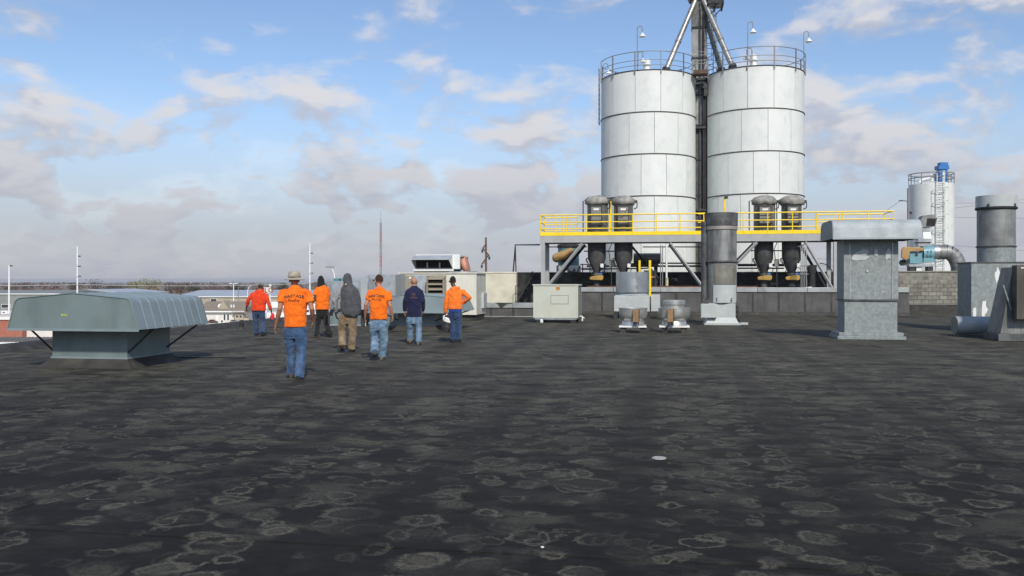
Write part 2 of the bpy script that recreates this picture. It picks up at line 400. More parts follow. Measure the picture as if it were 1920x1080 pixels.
    bn = N.new('ShaderNodeBump'); bn.inputs['Strength'].default_value = .22; bn.inputs['Distance'].default_value = .03
    N.put(bn.inputs['Height'], N.math('ADD', mid, N.math('MULTIPLY', N.noise(P, .8, 3), 1.5))); N.put(b.inputs['Normal'], bn.outputs[0])
    return m
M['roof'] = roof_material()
M['seam'] = M['roof']
M['curb'] = pm('curb_flashing_membrane', (.035,.034,.032), .75, 0, .3, 2, dirt=(.085,.078,.06), dirt_amt=.7, dirt_scale=2.5)

XE = -15.25                                    # left eave of the roof
YL, YP, YW, YR = 41.0, 45.3, 49.6, 53.6        # low parapet, high parapet, penthouse wall, right-hand block wall
XS = XY(1046, YL)                              # where the low parapet steps up
XP2 = XY(1705, YP)                             # right-hand end of the high parapet
ZG = -9.0                                      # street level
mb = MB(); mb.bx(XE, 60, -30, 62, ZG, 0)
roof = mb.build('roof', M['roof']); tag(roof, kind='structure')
# membrane laps: strips along and across
def strip(x0, x1, y0, y1, k): 
    m_ = MB(); m_.bx(x0, x1, y0, y1, -.002, k); m_.build('membrane_seam', M['seam'], roof)
k = 0
for x in [-13.8, -10.75, -7.7, -4.6, -1.50, .17, 3.2, 6.3, 9.4, 12.5, 15.6, 18.7, 24.9]:
    strip(x-.04, x+.04, -8, YL-.3, .0025); k += 1
for y in (5.35, 8.75, 12.3, 19.4, 26.5, 33.6):
    strip(XE+.25, 40, y-.05, y+.05, .005)
# raised roof edge
mb = MB(); mb.prism([(XE-.16, -.25), (XE-.16, .15), (XE+.02, .15), (XE+.24, .004), (XE+.24, -.01)], -30, 62, 'y')
mb.build('roof_edge', M['curb'], roof)
mb = MB(); mb.bx(XE-.19, XE-.163, -30, 62, -.3, .165); mb.build('edge_trim', M['dark_steel'], roof)

# ------------------------------------------------------------------ terrain
mb = MB(); mb.bx(-9000, 9000, -3000, 14000, ZG-1, ZG-.02)
gm, nt, b = newmat('dry_farmland'); N = NT(nt); P = N.coords(False)
c = N.mix(N.rng(N.noise(P, .012, 5), .35, .65), (.16,.125,.085), (.11,.105,.06))
c = N.mix(N.rng(N.noise(N.scale(P, (1,3,1)), .0012, 3), .4, .6), c, (.20,.155,.125))
N.put(b.inputs['Base Color'], c); b.inputs['Roughness'].default_value = .95
tag(mb.build('ground', gm), kind='structure')

# ------------------------------------------------------------------ parapets and penthouse walls
t = thing('parapet_wall', 'low black flashed parapet with dented grey coping behind the rooftop units', 'wall', (XE, YL, 0))
L = XS-XE
mb = MB(); mb.bx(0, L, 0, .4, -.02, .42); mb.build('wall', M['flashing'], t)
for i in range(5):
    a, b_ = L*i/5, L*(i+1)/5-.012
    mb = MB(); mb.bx(a, b_, -.05, .46, .42, .655); mb.build('coping', M['coping'], t, .012)
mb = MB(); mb.bx(0, L, -.035, -.002, .0, .035); mb.build('base_strip', M['coping'], t)
for i in range(9):
    x = L*(.1+.1*i); mb = MB(); mb.bx(x, x+.10, -.012, -.001, .05, .415); mb.build('batten', M['curb'], t)
px_d = XY(938, YL)-XE
mb = MB(); mb.prism([(px_d-.22,.66), (px_d+.62,.66), (px_d+.5,.60), (px_d+.40,.62), (px_d+.28,.56), (px_d+.12,.44), (px_d,.43), (px_d-.10,.58)], -.062, -.052, 'y'); mb.build('dent', M['soot_wall'], t, label='torn rusty dent in the coping')

t = thing('parapet_wall', 'tall black flashed parapet with pale coping in front of the silos', 'wall', (XS, YP, 0))
L = XP2-XS
mb = MB(); mb.bx(0, L, 0, .4, -.02, 1.13); mb.bx(0, .4, -(YP-YL), 0, -.02, 1.13); mb.build('wall', M['flashing'], t)
n = 7
for i in range(n):
    a, b_ = L*i/n, L*(i+1)/n-.015
    mb = MB(); mb.bx(a, b_, -.06, .46, 1.13, 1.36); mb.build('coping', M['coping'], t, .012)
mb = MB(); mb.bx(-.05, .45, -(YP-YL), -.07, 1.13, 1.355); mb.build('coping', M['coping'], t)
for i in range(13):
    x = L*(.03+.075*i); mb = MB(); mb.bx(x, x+.09, -.012, -.001, .04, 1.125); mb.build('batten', M['curb'], t)
mb = MB(); mb.prism([(-.16,0),(-.0,.16),(0,0)], 0.0, L, 'x'); mb.build('cant_strip', M['curb'], t)
mb = MB(); mb.bx(1.0, 9.5, .10, .22, 1.362, 1.43); mb.build('rusty_rail', pm('rusty_steel', (.13,.06,.04), .85, 0, .3, 5), t)

# raised decks behind the parapets
mb = MB(); mb.bx(XE, XS-.003, YL+.4, 61.9, -.01, .42); tag(mb.build('roof_deck', M['curb']), kind='structure')
mb = MB(); mb.bx(XS, XP2, YP+.4, 61.8, -.01, 1.10); tag(mb.build('roof_deck', M['curb']), kind='structure')

t = thing('penthouse_wall', 'long sooty block wall running under the yellow railed platform', 'wall', (XY(966, YW), YW, 0))
x0 = XY(966, YW); L = XY(1685, YW)-x0
zt = 2.18
mb = MB(); mb.bx(0, L, 0, .3, .4, zt-.08); mb.build('wall', M['soot_wall'], t)
mb = MB(); mb.bx(-.0, L, -.04, .34, zt-.08, zt); mb.build('cap', M['dark_steel'], t)
for i in range(22):
    x = L*rnd.random(); z = 1.2+rnd.random()*.6; wd = .25+rnd.random()*.5
    mb = MB(); mb.bx(x, min(L, x+wd), -.02-rnd.random()*.004, .01, z, z+.14); mb.build('patch', M['soot_wall'] if i % 3 else M['block'], t)
xa = XY(893, YW-.4)
t = thing('penthouse_wall', 'cream painted wall section with a blackened edge beside the silver drum', 'wall', (xa, YW-.4, 0))
mb = MB(); mb.bx(0, XY(968, YW-.4)-xa, 0, .75, .4, 2.12); mb.build('wall', M['cream_wall'], t)
mb = MB(); mb.bx(-.02, XY(968, YW-.4)-xa+.02, -.03, .78, 2.12, 2.20); mb.build('cap', M['cream_wall'], t)
mb = MB(); mb.bx(.9, XY(968, YW-.4)-xa-.1, -.012, -.002, .45, 1.25); mb.build('painted_panel', M['cream_wall'], t)
# dark stair against the wall
t = thing('steel_stair', 'black steel stair leaning on the sooty wall beside the cream wall', 'stair', (XY(968, YW-1), YW-1.0, .42))
mb = MB()
for dy in (0, .6): mb.bx(-.02, .02, 0, 0, 0, 0) if False else mb.tube([(0,dy,0), (1.0,dy,1.7)], .04, 6)
mb.build('stringer', M['dark_steel'], t)
for i in range(7):
    q = (i+.5)/7; mb = MB(); mb.bx(q-.12, q+.12, .02, .58, 1.7*q-.015, 1.7*q+.015); mb.build('tread', M['dark_steel'], t)
mb = MB(); mb.tube([(-.05,0,0), (-.05,0,.95), (.95,0,1.8)], .022, 6); mb.tube([(.3,0,.5),(.3,0,1.24)], .02, 6); mb.tube([(.0,0,.5),(1.0,0,2.0-.65)], .02, 6); mb.build('handrail', M['dark_steel'], t)
# black pipe frame standing on the wall
p = atY(962, 510, YW+.1)
t = thing('pipe_frame', 'black pipe goal frame standing on the wall beside the platform', 'frame', (p.x, YW+.15, zt))
hh = ZY(962, 459, YW)-zt; ww = XY(1012, YW)-p.x
mb = MB(); mb.tube([(0,0,0),(.12,0,hh),(ww,0,hh)], .045, 6); mb.tube([(.16,0,0),(.12,0,hh)], .035, 6); mb.build('pipe', M['dark_steel'], t)
mb = MB(); mb.tube([(.05,0,hh*.45),(.15,0,hh*.45)], .03, 6); mb.build('clamp', M['dark_steel'], t)

# ------------------------------------------------------------------ right-hand concrete block wall
t = thing('block_wall', 'weathered grey concrete block wall carrying the blue blower', 'wall', (XY(1672, YR), YR, 0))
x0 = XY(1672, YR); L = XY(1850, YR)-x0; zb = .40; zt2 = ZY(1750, 508, YR)-.07
mb = MB(); mb.bx(0, L, .012, .4, -.02, zt2); mb.build('mortar', M['mortar'], t)
bw, bh = .40, .20
nrow = int((zt2-zb)/bh); bh = (zt2-zb)/nrow
bm_ = MB(); bm_.bx(0, bw-.020, 0, .1, .010, bh-.010); me = bm_.mesh('block', M['block'])
for r_ in range(nrow):
    x = -.2 if r_ % 2 else 0.0
    while x < L-.05:
        a = max(0, x); e = min(L, x+bw)
        if e-a > .06:
            o = inst(me, 'block', t, (a, -.004*rnd.random(), zb+r_*bh)); o.scale = ((e-a)/bw, 1, 1)
        x += bw
mb = MB(); mb.bx(-.03, L, -.05, .45, zt2, zt2+.07); mb.build('coping', M['block'], t)
mb = MB(); mb.bx(0, L, -.10, .011, -.02, zb-.04); mb.build('base_flashing', M['curb'], t)
mb = MB(); mb.bx(0, L, -.105, -.0, zb-.04, zb-.012); mb.build('termination_bar', M['coping'], t)

# ------------------------------------------------------------------ silos
RS = 2.85; RING = 2.44
def silo(pxc, ytop, Dfront, offs, label, lamps, vent_px):
    D = Dfront+RS
    c = at(pxc, HZ, D); c.z = ZG
    t = thing('silo', label, 'silo', c, 0, None)
    zr = CAMH+(HZ-ytop)/F*Dfront-ZG
    tocam = math.atan2(-c.y, -c.x)
    mb = MB(); mb.lathe([(RS-.02, zr-5*RING), (RS-.02, zr-.01)], 72); mb.build('inner_shell', M['silo_core'], t)
    mb = MB(); mb.lathe([(RS, 0), (RS, zr-5*RING-.02)], 72); mb.build('lower_shell', M['silo'], t)
    # one bolted panel, shared
    g = .011; a = PI/12-g/RS/1.0
    mb = MB(); ns = 6; hh = RING-.035
    front = []; back = []
    for i in range(ns+1):
        q = -a+2*a*i/ns
        front.append((math.cos(q), math.sin(q)))
    vs = []
    for rr in (RS+.006, RS-.018):
        for z in (0, hh):
            for (cx_, sy) in front: vs.append((rr*cx_, rr*sy, z))
    n_ = ns+1; fs = []
    for i in range(ns):
        fs.append((i, i+1, n_+i+1, n_+i))
        fs.append((i, 2*n_+i, 2*n_+i+1, i+1)); fs.append((n_+i, n_+i+1, 3*n_+i+1, 3*n_+i))
    fs.append((0, n_, 3*n_, 2*n_)); fs.append((ns, 2*n_+ns, 3*n_+ns, n_+ns))
    mb.add(vs, fs, True); me = mb.mesh('panel', M['silo'], 30)
    for r_, off in enumerate(offs):
        for j in range(12):
            q = tocam + R(off) + PI/12 + j*PI/6
            inst(me, 'panel', t, (0, 0, zr-(r_+1)*RING+.018), (0, 0, q))
        mb = MB(); z = zr-r_*RING
        mb.tube([((RS+.015)*math.cos(2*PI*j/72), (RS+.015)*math.sin(2*PI*j/72), z) for j in range(72)], .033, 6, close=True)
        mb.build('ring_flange', M['silo_core'], t)
    mb = MB(); mb.lathe([(RS+.02, zr+.02), (RS*.5, zr+.22), (.35, zr+.40), (.35, zr+.46), (.01, zr+.47)], 48); mb.build('roof', M['silo'], t)
    # guard rail round the top
    rr = RS+.07
    for j in range(12):
        q = tocam+R(offs[0])+j*PI/6
        x, y = rr*math.cos(q), rr*math.sin(q)
        mb = MB(); mb.box((x, y, zr+.45), (.06, .06, 1.30), q); mb.build('rail_post', M['rail_grey'], t)
    for hz_ in (1.08, .58, .28):
        mb = MB(); mb.tube([((rr-.04)*math.cos(2*PI*j/60), (rr-.04)*math.sin(2*PI*j/60), zr+hz_) for j in range(60)], .024 if hz_ > 1 else .019, 6, close=True)
        mb.build('guard_rail', M['rail_grey'], t)
    # gooseneck lamps
    for (lx, ytop_l, ybot, side, front_) in lamps:
        dd = Dfront+(.4 if front_ else RS)
        p = at(lx, ybot, dd)-c; q = at(lx, ytop_l, dd)-c
        s_ = side*.30
        mb = MB(); pts = [p, Vector((p.x, p.y, q.z-.15))]
        for i in range(1, 6):
            an = PI*i/6; pts.append(Vector((p.x+s_/2-(s_/2)*math.cos(an), p.y, q.z-.15+.15*math.sin(an))))
        pts.append(Vector((p.x+s_, p.y, q.z-.42)))
        mb.tube(pts, .028, 6); lp = mb.build('lamp_post', M['rail_grey'], t)
        mb = MB(); mb.lathe([(.04, -.40), (.07, -.46), (.19, -.60), (.20, -.64), (.15, -.63), (.03, -.5)], 14, (p.x+s_, p.y, q.z)); mb.build('lamp_shade', M['white'], lp)
    # roof vent
    p = at(vent_px[0], vent_px[1], Dfront+1.0)-c
    mb = MB(); mb.lathe([(.20, -.6), (.20, .10), (.27, .10), (.27, .14), (.21, .14), (.21, .40), (.18, .44), (.01, .45)], 18, p); mb.build('roof_vent', M['white'], t)
    # ladder up the far left flank
    return t, c, zr
s1, c1, zr1 = silo(1215, 130.4, 51.5, (15, 7.5, -8, 7.3, -8), 'white panelled silo carrying a single spout, with ladder rungs on its flank', 
    [(1195, 49, 138, 1, True), (1196, 97, 128, 1, True), (1131, 119, 140, 1, False)], (1213, 126))
s2, c2, zr2 = silo(1415, 122.4, 50.7, (-8, 15, -1.5, 14, -3), 'white panelled silo that two steel spouts run down to',
    [(1402, 41, 130, 1, True), (1507, 59, 137, 1, False), (1410, 90, 122, -1, True)], (1413, 118))
# climbing ladder on the flank of the first silo
q = math.atan2(-c1.y, -c1.x)-R(95)
mb = MB(); x, y = (RS+.15)*math.cos(q), (RS+.15)*math.sin(q); tx, ty = -math.sin(q)*.22, math.cos(q)*.22
for s_ in (-1, 1): mb.tube([(x+s_*tx, y+s_*ty, zr1-2.6), (x+s_*tx, y+s_*ty, zr1+.9)], .022, 6)
lad = mb.build('ladder', M['rail_grey'], s1)
for i in range(11):
    mb = MB(); z = zr1-2.5+i*.3; mb.tube([(x-tx, y-ty, z), (x+tx, y+ty, z)], .016, 5); mb.build('rung', M['dark_steel'], lad)
for (sx_, sgn, z) in ((0, 1, 8.9), (0, 1, 5.2)): pass

# catwalk joining the two silo tops
pa = at(1302, 134, 52.6); pb = at(1326, 134, 52.3)
t = thing('catwalk', 'short rusty catwalk bridging the gap between the silo tops', 'catwalk', (pa.x, pa.y, pa.z))
dx = pb.x-pa.x
mb = MB(); mb.bx(-.05, dx+.05, -.4, .4, -.22, 0); mb.build('deck', pm('rusty_brown_steel', (.10,.065,.045), .8, .1, .25, 3), t)
for yy in (-.38, .38):
    for hz_ in (.55, 1.05):
        mb = MB(); mb.tube([(-.05, yy, hz_), (dx+.05, yy, hz_)], .022, 6); mb.build('rail', M['rail_grey'], t)

# ------------------------------------------------------------------ bucket elevator between the silos
De = 54.2
eb = at(1312.5, HZ, De); eb.z = ZG
t = thing('bucket_elevator', 'tall dark steel bucket elevator leg rising between the two silos', 'elevator', eb)
def EZ(py): return CAMH+(HZ-py)/F*De-ZG
kx = De/F
mb = MB(); mb.bx(-15*kx, -1.5*kx, -.28, .28, EZ(240), EZ(54)); mb.bx(1.0*kx, 12*kx, -.28, .28, EZ(240), EZ(54)); mb.build('casing', M['stack'], t)
mb = MB(); mb.bx(-15*kx, -1.5*kx, -.28, .28, 0, EZ(240)-.003); mb.bx(1.0*kx, 12*kx, -.28, .28, 0, EZ(240)-.003); mb.build('lower_casing', M['vessel_low'], t)  # lower leg coloured darker, painting the shade in the silo gap
mb = MB(); mb.bx(-15.6*kx, 11*kx, -.34, .34, EZ(54), EZ(2)); mb.build('upper_casing', M['stack_dark'], t)
for py in (54, 110, 180, 236, 300, 366, 430):
    mb = MB(); mb.bx(-16*kx, 12.5*kx, -.34, .34, EZ(py)-.05, EZ(py)+.05); mb.build('joint_flange', M['dark_steel'], t)
mb = MB(); mb.frustum((.62,.5), (1.0,.62), EZ(2), EZ(-25)); mb.frustum((1.0,.62), (.95,.6), EZ(-25), EZ(-60)); mb.lathe([(.9,-.62),(.9,.62)], 20, M=Matrix.Translation((0,0,EZ(-60))) @ Matrix.Rotation(PI/2, 4, 'X')); mb.build('head', M['stack_dark'], t)
mb = MB()
for i in range(2): mb.tube([(-1.2*kx+i*.05, -.36, 0), (-1.2*kx+i*.05, -.36, EZ(20))], .022, 5)
mb.tube([(5*kx,-.36,EZ(130)),(5*kx,-.36,EZ(30))], .05, 6)
mb.build('conduit', M['dark_steel'], t)
mb = MB()
for i in range(120): mb.bx(-2.4*kx, -.2*kx, -.40, -.35, EZ(520)+i*.14, EZ(520)+i*.14+.06)
mb.build('cable_tray', M['dark_steel'], t)
# dark service pipes in the gap
mb = MB()
for x_, r_ in ((14.5, .10), (9.5, .07), (6, .05)): mb.tube([(x_*kx, -.5, 0), (x_*kx, -.5, EZ(150))], r_, 8)
mb.build('service_pipe', M['dark_steel'], t)
for py in (152, 160, 242, 395, 433):
    mb = MB(); mb.bx(-11*kx, 16*kx, -.62, -.40, EZ(py)-.06, EZ(py)+.06); mb.build('bracket', M['dark_steel'], t)
mb = MB(); mb.box((8*kx, -.6, EZ(166)), (.5, .4, .28)); mb.box((10*kx, -.6, EZ(178)), (.25, .35, .45)); mb.build('drive_motor', M['dark_steel'], t)
# spouts
def spout(a, b, mat, r):
    A, B = a-eb, b-eb
    mb = MB(); mb.tube([A, B], r, 14); sp = mb.build('spout', mat, t)
    d = (B-A).normalized()
    mb = MB(); mb.tube([B-d*.02, B+d*.10], r*1.5, 14); mb.build('flange', M['dark_steel'], sp)
    mid = A+(B-A)*.62; mb = MB(); mb.tube([mid-d*.06, mid+d*.06], r*1.18, 14); mb.build('collar', M['rail_grey'], sp)
M['spout'] = pm('worn_spout_steel', (.36,.36,.34), .42, .6, .2, 2.5, dirt=(.12,.115,.10), dirt_amt=.8, dirt_scale=2)
spout(at(1306, -4, De-.2), at(1250, 129, 53.0), M['spout'], .165)
spout(at(1317, -4, De-.3), at(1373, 124, 52.0), M['spout'], .165)
spout(at(1314, -2, De+.2), at(1352, 130, 53.4), M['stack'], .165)
# side platform under the head, with ladder and cage
mb = MB(); x0_, x1_ = 15*kx, 41*kx; z = EZ(10)
for i in range(9): mb.bx(x0_, x1_, -.8+i*.2, -.76+i*.2, z+i*.0, z+.05)
for x_ in (x0_, (x0_+x1_)/2, x1_): mb.bx(x_-.04, x_+.04, -.9, .9, z-.18, z)
mb.build('grating', M['dark_steel'], t)
mb = MB()
for yy in (-.85, .85):
    for hz_ in (.55, 1.1): mb.tube([(x0_, yy, z+hz_), (x1_, yy, z+hz_)], .022, 6)
for hz_ in (.55, 1.1): mb.tube([(x1_, -.85, z+hz_), (x1_, .85, z+hz_)], .022, 6)
for x_ in (x0_, x1_):
    for yy in (-.85, .85): mb.tube([(x_, yy, z), (x_, yy, z+1.1)], .024, 6)
mb.tube([(x0_,-.85,z-.9),(x1_,-.85,z)], .03, 6); mb.tube([(x0_,.85,z-.9),(x1_,.85,z)], .03, 6)
mb.build('railing', M['dark_steel'], t)
lx = 17.5*kx
mb = MB()
for s_ in (-.2, .2): mb.tube([(lx+s_, -.25, EZ(300)), (lx+s_, -.25, EZ(2))], .022, 6)
lad = mb.build('ladder', M['dark_steel'], t)
z = EZ(300)
while z < EZ(8):
    mb = MB(); mb.tube([(lx-.2, -.25, z), (lx+.2, -.25, z)], .016, 5); mb.build('rung', M['dark_steel'], lad); z += .32
z = EZ(120)
mb = MB()
hoop = [(lx+.38*math.cos(R(a_)), -.25-.1-.5*abs(math.sin(R(a_))) if True else 0) for a_ in range(0, 181, 20)]
while z < EZ(28):
    mb.tube([(x_, y_, z) for x_, y_ in hoop], .014, 5); z += .9
for (x_, y_) in hoop[::2]: mb.tube([(x_, y_, EZ(120)), (x_, y_, EZ(28))], .012, 5)
mb.build('ladder_cage', M['dark_steel'], t)

# ------------------------------------------------------------------ railed platform
YF = 46.4; YB = 48.3
XA, XB = XY(1012, YF), XY(1677, YF)
ZD = ZY(1012, 442, YF)
t = thing('railed_platform', 'long grey steel platform with yellow railing in front of the silos', 'platform', (XA, YF, 1.10))
W = XB-XA; zd = ZD-1.10; dep = YB-YF
bdep = .37
mb = MB(); mb.bx(0, W, 0, .12, zd-bdep, zd-.01); mb.build('front_beam', M['steel_grey'], t)
mb = MB(); mb.bx(0, W, dep-.12, dep, zd-bdep, zd-.01); mb.build('rear_beam', M['steel_grey'], t)
for x_ in (.001, W-.13): mb = MB(); mb.bx(x_, x_+.12, .125, dep-.125, zd-bdep, zd-.01); mb.build('end_beam', M['steel_grey'], t)
for i in range(1, 9):
    x_ = W*i/9; mb = MB(); mb.bx(x_-.04, x_+.04, .125, dep-.125, zd-.25, zd-.012); mb.build('joist', M['dark_steel'], t)
mb = MB(); mb.bx(.13, W-.13, .125, dep-.125, zd-.008, zd+.02); mb.build('deck', M['dark_steel'], t)
cols = [XY(1016, YF)-XA+.06, XY(1326, YF)-XA, XY(1567, YF)-XA]
for x_ in cols:
    for yy in (.06, dep-.06):
        mb = MB(); mb.bx(x_-.10, x_+.10, yy-.10, yy-.075, 0, zd-bdep-.002); mb.bx(x_-.10, x_+.10, yy+.075, yy+.10, 0, zd-bdep-.002); mb.bx(x_-.015, x_+.015, yy-.075, yy+.075, 0, zd-bdep-.002)
        mb.build('column', M['steel_grey'], t)
        mb = MB(); mb.bx(x_-.18, x_+.18, yy-.18, yy+.18, .001, .03); mb.build('base_plate', M['dark_steel'], t)
def knee(px0, px1):
    a = XY(px0, YF)-XA; b_ = XY(px1, YF)-XA
    for yy in (.06, dep-.06):
        mb = MB(); mb.tube([(a, yy, .12), (b_, yy, zd-bdep-.05)], .075, 4, smooth=False); mb.build('brace', M['steel_grey'] if yy < 1 else M['dark_steel'], t)
knee(1021, 1092); knee(1322, 1256); knee(1332, 1420); knee(1563, 1510)
mb = MB(); mb.tube([(XY(1182, YB)-XA, dep-.06, zd-bdep-.05), (XY(1235, YB)-XA, dep-.06, .7)], .06, 4, smooth=False); mb.build('brace', M['dark_steel'], t)
# railing
gap = (XY(1320, YF)-XA, XY(1348, YF)-XA)
def rail_run(x0, x1, yy, nb, ends=True):
    for hz_, rr in ((1.08, .034), (.70, .028), (.36, .028)):
        mb = MB(); mb.tube([(x0, yy, zd+hz_), (x1, yy, zd+hz_)], rr, 8); mb.build('rail', M['yellow'], t)
    for i in range(nb+1):
        x_ = x0+(x1-x0)*i/nb; mb = MB(); mb.tube([(x_, yy, zd), (x_, yy, zd+1.08)], .028, 8); mb.build('rail_post', M['yellow'], t)
    for i in range(nb):
        a, b_ = x0+(x1-x0)*i/nb, x0+(x1-x0)*(i+1)/nb-.012
        mb = MB(); mb.bx(a, b_, yy-.05, yy-.032, zd-.005, zd+.18); mb.build('toe_plate', M['yellow'], t)
rail_run(.03, gap[0], .04, 7); rail_run(gap[1], W-.03, .04, 7)
xbl = XY(1052, YB)-XA
rail_run(.03, xbl+.9, dep-.04, 3); rail_run(XY(1530, YB)-XA, W-.03, dep-.04, 3)
for x_ in (.03, W-.03):
    for hz_ in (1.08, .70, .36):
        mb = MB(); mb.tube([(x_, .06, zd+hz_), (x_, dep-.06, zd+hz_)], .026, 8); mb.build('rail', M['yellow'], t)
mb = MB(); 
for hz_ in (1.05, .62): mb.tube([(gap[0]-.30, .02, zd+hz_), (gap[0]+.12, -.02, zd+hz_)], .03, 8)
mb.bx(gap[0]-.03, gap[0]+.05, -.02, .06, zd+.55, zd+1.12); mb.build('gate_latch', M['yellow'], t)
# yellow lamp standards
for px_, pyt in ((1145, 372), (1359, 369)):
    x_ = XY(px_, YF+.9)-XA; z1 = ZY(px_, pyt, YF+.9)-1.10
    mb = MB(); mb.bx(x_-.04, x_+.04, .86, .94, zd, z1); p_ = mb.build('standard', M['yellow'], t)
    mb = MB(); mb.bx(x_-.02, x_+.16, .80, .96, z1-.10, z1+.02); mb.build('lamp_head', M['dark_steel'], p_)

# ------------------------------------------------------------------ vessels standing through the deck
def vessel(px, label, seed, tarp_flat):
    Yv = YF+1.0; rv = .51
    rn = random.Random(seed)
    X = XY(px, Yv)
    t = thing('dust_collector', label, 'dust collector', (X, Yv, 1.10), 0, None)
    def z(py): return ZY(px, py, Yv)-1.10
    ztop, zcap, zdk, zcone, zth = z(368), z(383), z(437), z(485), z(511)
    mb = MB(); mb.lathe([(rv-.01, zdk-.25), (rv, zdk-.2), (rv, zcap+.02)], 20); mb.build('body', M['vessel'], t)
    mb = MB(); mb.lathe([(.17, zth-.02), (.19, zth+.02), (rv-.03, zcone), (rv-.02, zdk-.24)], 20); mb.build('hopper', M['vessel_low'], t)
    mb = MB(); mb.lathe([(rv+.05, zdk-.02), (rv+.05, zdk+.06)], 20); mb.build('deck_ring', pm('rust_stain_%d' % seed, (.12,.035,.02), .8, 0, .3, 4), t)
    # crumpled cover
    mb = MB(); secs = []
    prof = [(rv+.02, zcap-.05), (rv+.10, zcap-.01), (rv+.13, zcap+.10), (rv+.11, zcap+.24), (rv-.03, zcap+.36), (rv-.25, ztop), (.02, ztop+.02)]
    for i, (r_, z_) in enumerate(prof):
        secs.append([Vector(((r_+(.07*(rn.random()-.5) if i < 5 else 0))*math.cos(2*PI*j/18), (r_+(.05*(rn.random()-.5) if i < 5 else 0))*math.sin(2*PI*j/18), z_+.08*(rn.random()-.5))) for j in range(18)])
    mb.loft(secs, True); mb.build('cover', M['tarp'], t, angle=60)
    if tarp_flat:
        for i in range(9):
            a_ = -PI/2-.9+i*.22; mb = MB(); mb.box(((rv+.06)*math.cos(a_), (rv+.06)*math.sin(a_), zcap+.02), (.05, .06, .16), a_); mb.build('clamp', M['dark_steel'], t)
    # access panel facing the rail
    mb = MB(); mb.bx(-.31, .31, -rv-.05, -rv+.16, zdk+.36, zcap-.08); fr_ = mb.build('panel_frame', M['dark_steel'], t, .01)
    mb = MB(); mb.bx(-.26, .26, -rv-.075, -rv-.045, zdk+.48, zcap-.13); pn = mb.build('access_panel', M['door'], t, .008)
    mb = MB(); mb.bx(-.13, .15, -rv-.084, -rv-.0755, zcap-.36, zcap-.26); mb.build('name_plate', M['white_print'], pn)
    for zz in (zdk+.88, zcap-.15): mb = MB(); mb.bx(-.27, .27, -rv-.095, -rv-.0755, zz-.02, zz+.02); mb.build('bar', M['dark_steel'], pn)
    mb = MB(); mb.tube([(-.27, -rv-.06, zdk+.52), (-.27, -rv-.17, zdk+.42), (.27, -rv-.17, zdk+.42), (.27, -rv-.06, zdk+.52)], .028, 6); mb.build('handle', M['dark_steel'], pn)
    mb = MB(); mb.tube([(.2, -rv-.09, zcap-.3), (.05, -rv-.1, zdk+.9), (-.15, -rv-.10, zdk+.75)], .014, 5) if tarp_flat else mb.tube([(rv+.04,0,zdk),(rv+.04,0,zcap)], .03, 6); mb.build('hose', M['dark_steel'], t)
    # conduits and little solenoid boxes
    mb = MB(); mb.tube([(-rv-.22, 0, zdk), (-rv-.22, 0, zcap+.18), (-rv+.0, 0, zcap+.2)], .03, 6); mb.build('conduit', M['dark_steel'], t)
    mb = MB(); mb.tube([(rv+.02, -.1, zcap+.1), (rv+.22, -.15, zcap+.05), (rv+.20, -.2, zcap-.2), (rv+.05, -.2, zcap-.28)], .03, 6); mb.box((rv+.14, -.1, zcap+.12), (.16, .14, .14)); mb.build('pulse_valve', M['dark_steel'], t)
    # cone fittings
    mb = MB(); mb.lathe([(.17, zth), (.15, zth-.24), (.22, zth-.25), (.22, zth-.30), (.15, zth-.31), (.15, .35)], 14); mb.build('throat', M['vessel'], t)
    mb = MB(); mb.box((.30, -.36, zth+.36), (.17, .12, .20)); bx_ = mb.build('switch_box', M['white'], t, .01)
    mb = MB(); mb.tube([(-rv-.05, -.1, zcone+.0), (-rv+.06, -.2, zcone-.22), (-.22, -.3, zth+.02)], .028, 6); mb.tube([(-rv-.05,-.1,zcone), (-rv-.05,-.1,zcone-.14), (-rv+.1,-.2,zcone-.3)], .02, 6); mb.tube([(-rv-.05,-.1,zcone),(-rv+.12,-.1,zcone+.02)], .03, 6); mb.build('linkage', M['dark_steel'], t)
    mb = MB(); mb.tube([(.20,-.4,zth+.3), (.42,-.4,zth+.16), (.36,-.4,zth-.1), (.16,-.35,zth-.22), (-.2,-.35,zth-.12), (-.34,-.35,zth+.06), (-.26,-.3,zth+.22)], .022, 6); mb.build('hose', M['dark_steel'], t)
    mb = MB(); mb.tube([(.14,-.3,zth-.1), (.30,-.3,zth-.06)], .05, 8); mb.build('blue_fitting', M['blue_machine'], t)
    # ochre rotary valve guard
    zv = z(521)
    mb = MB(); mb.prism([(-.36, zv-.05), (-.30, zv-.11), (.28, zv-.13), (.36, zv-.08), (.37, zv+.09), (.30, zv+.15), (-.20, zv+.09), (-.34, zv+.04)], -.42, -.22, 'y'); mb.build('valve_guard', M['valve_yellow'], t, .03)
    mb = MB(); mb.lathe([(.32, 0.0), (.30, .10), (.18, .22), (.18, zv-.15)], 14); mb.build('valve_body', M['vessel_low'], t)
    mb = MB(); mb.tube([(-.20,-.2,zv-.05),(.26,-.2,zv-.05)], .13, 10); mb.build('rotor_housing', M['vessel_low'], t)
    return t
vessel(1119, 'grimy grey dust collector with bulging cover, at the far end of the platform', 3, False)
vessel(1169, 'grimy grey dust collector with flat clamped cover, beside the bulging one at the platform end', 5, True)
vessel(1432, 'grimy grey dust collector with bulging cover, just past the tall stack', 8, False)
vessel(1484, 'grimy grey dust collector with flat clamped cover, beside the four thin conduits', 11, True)

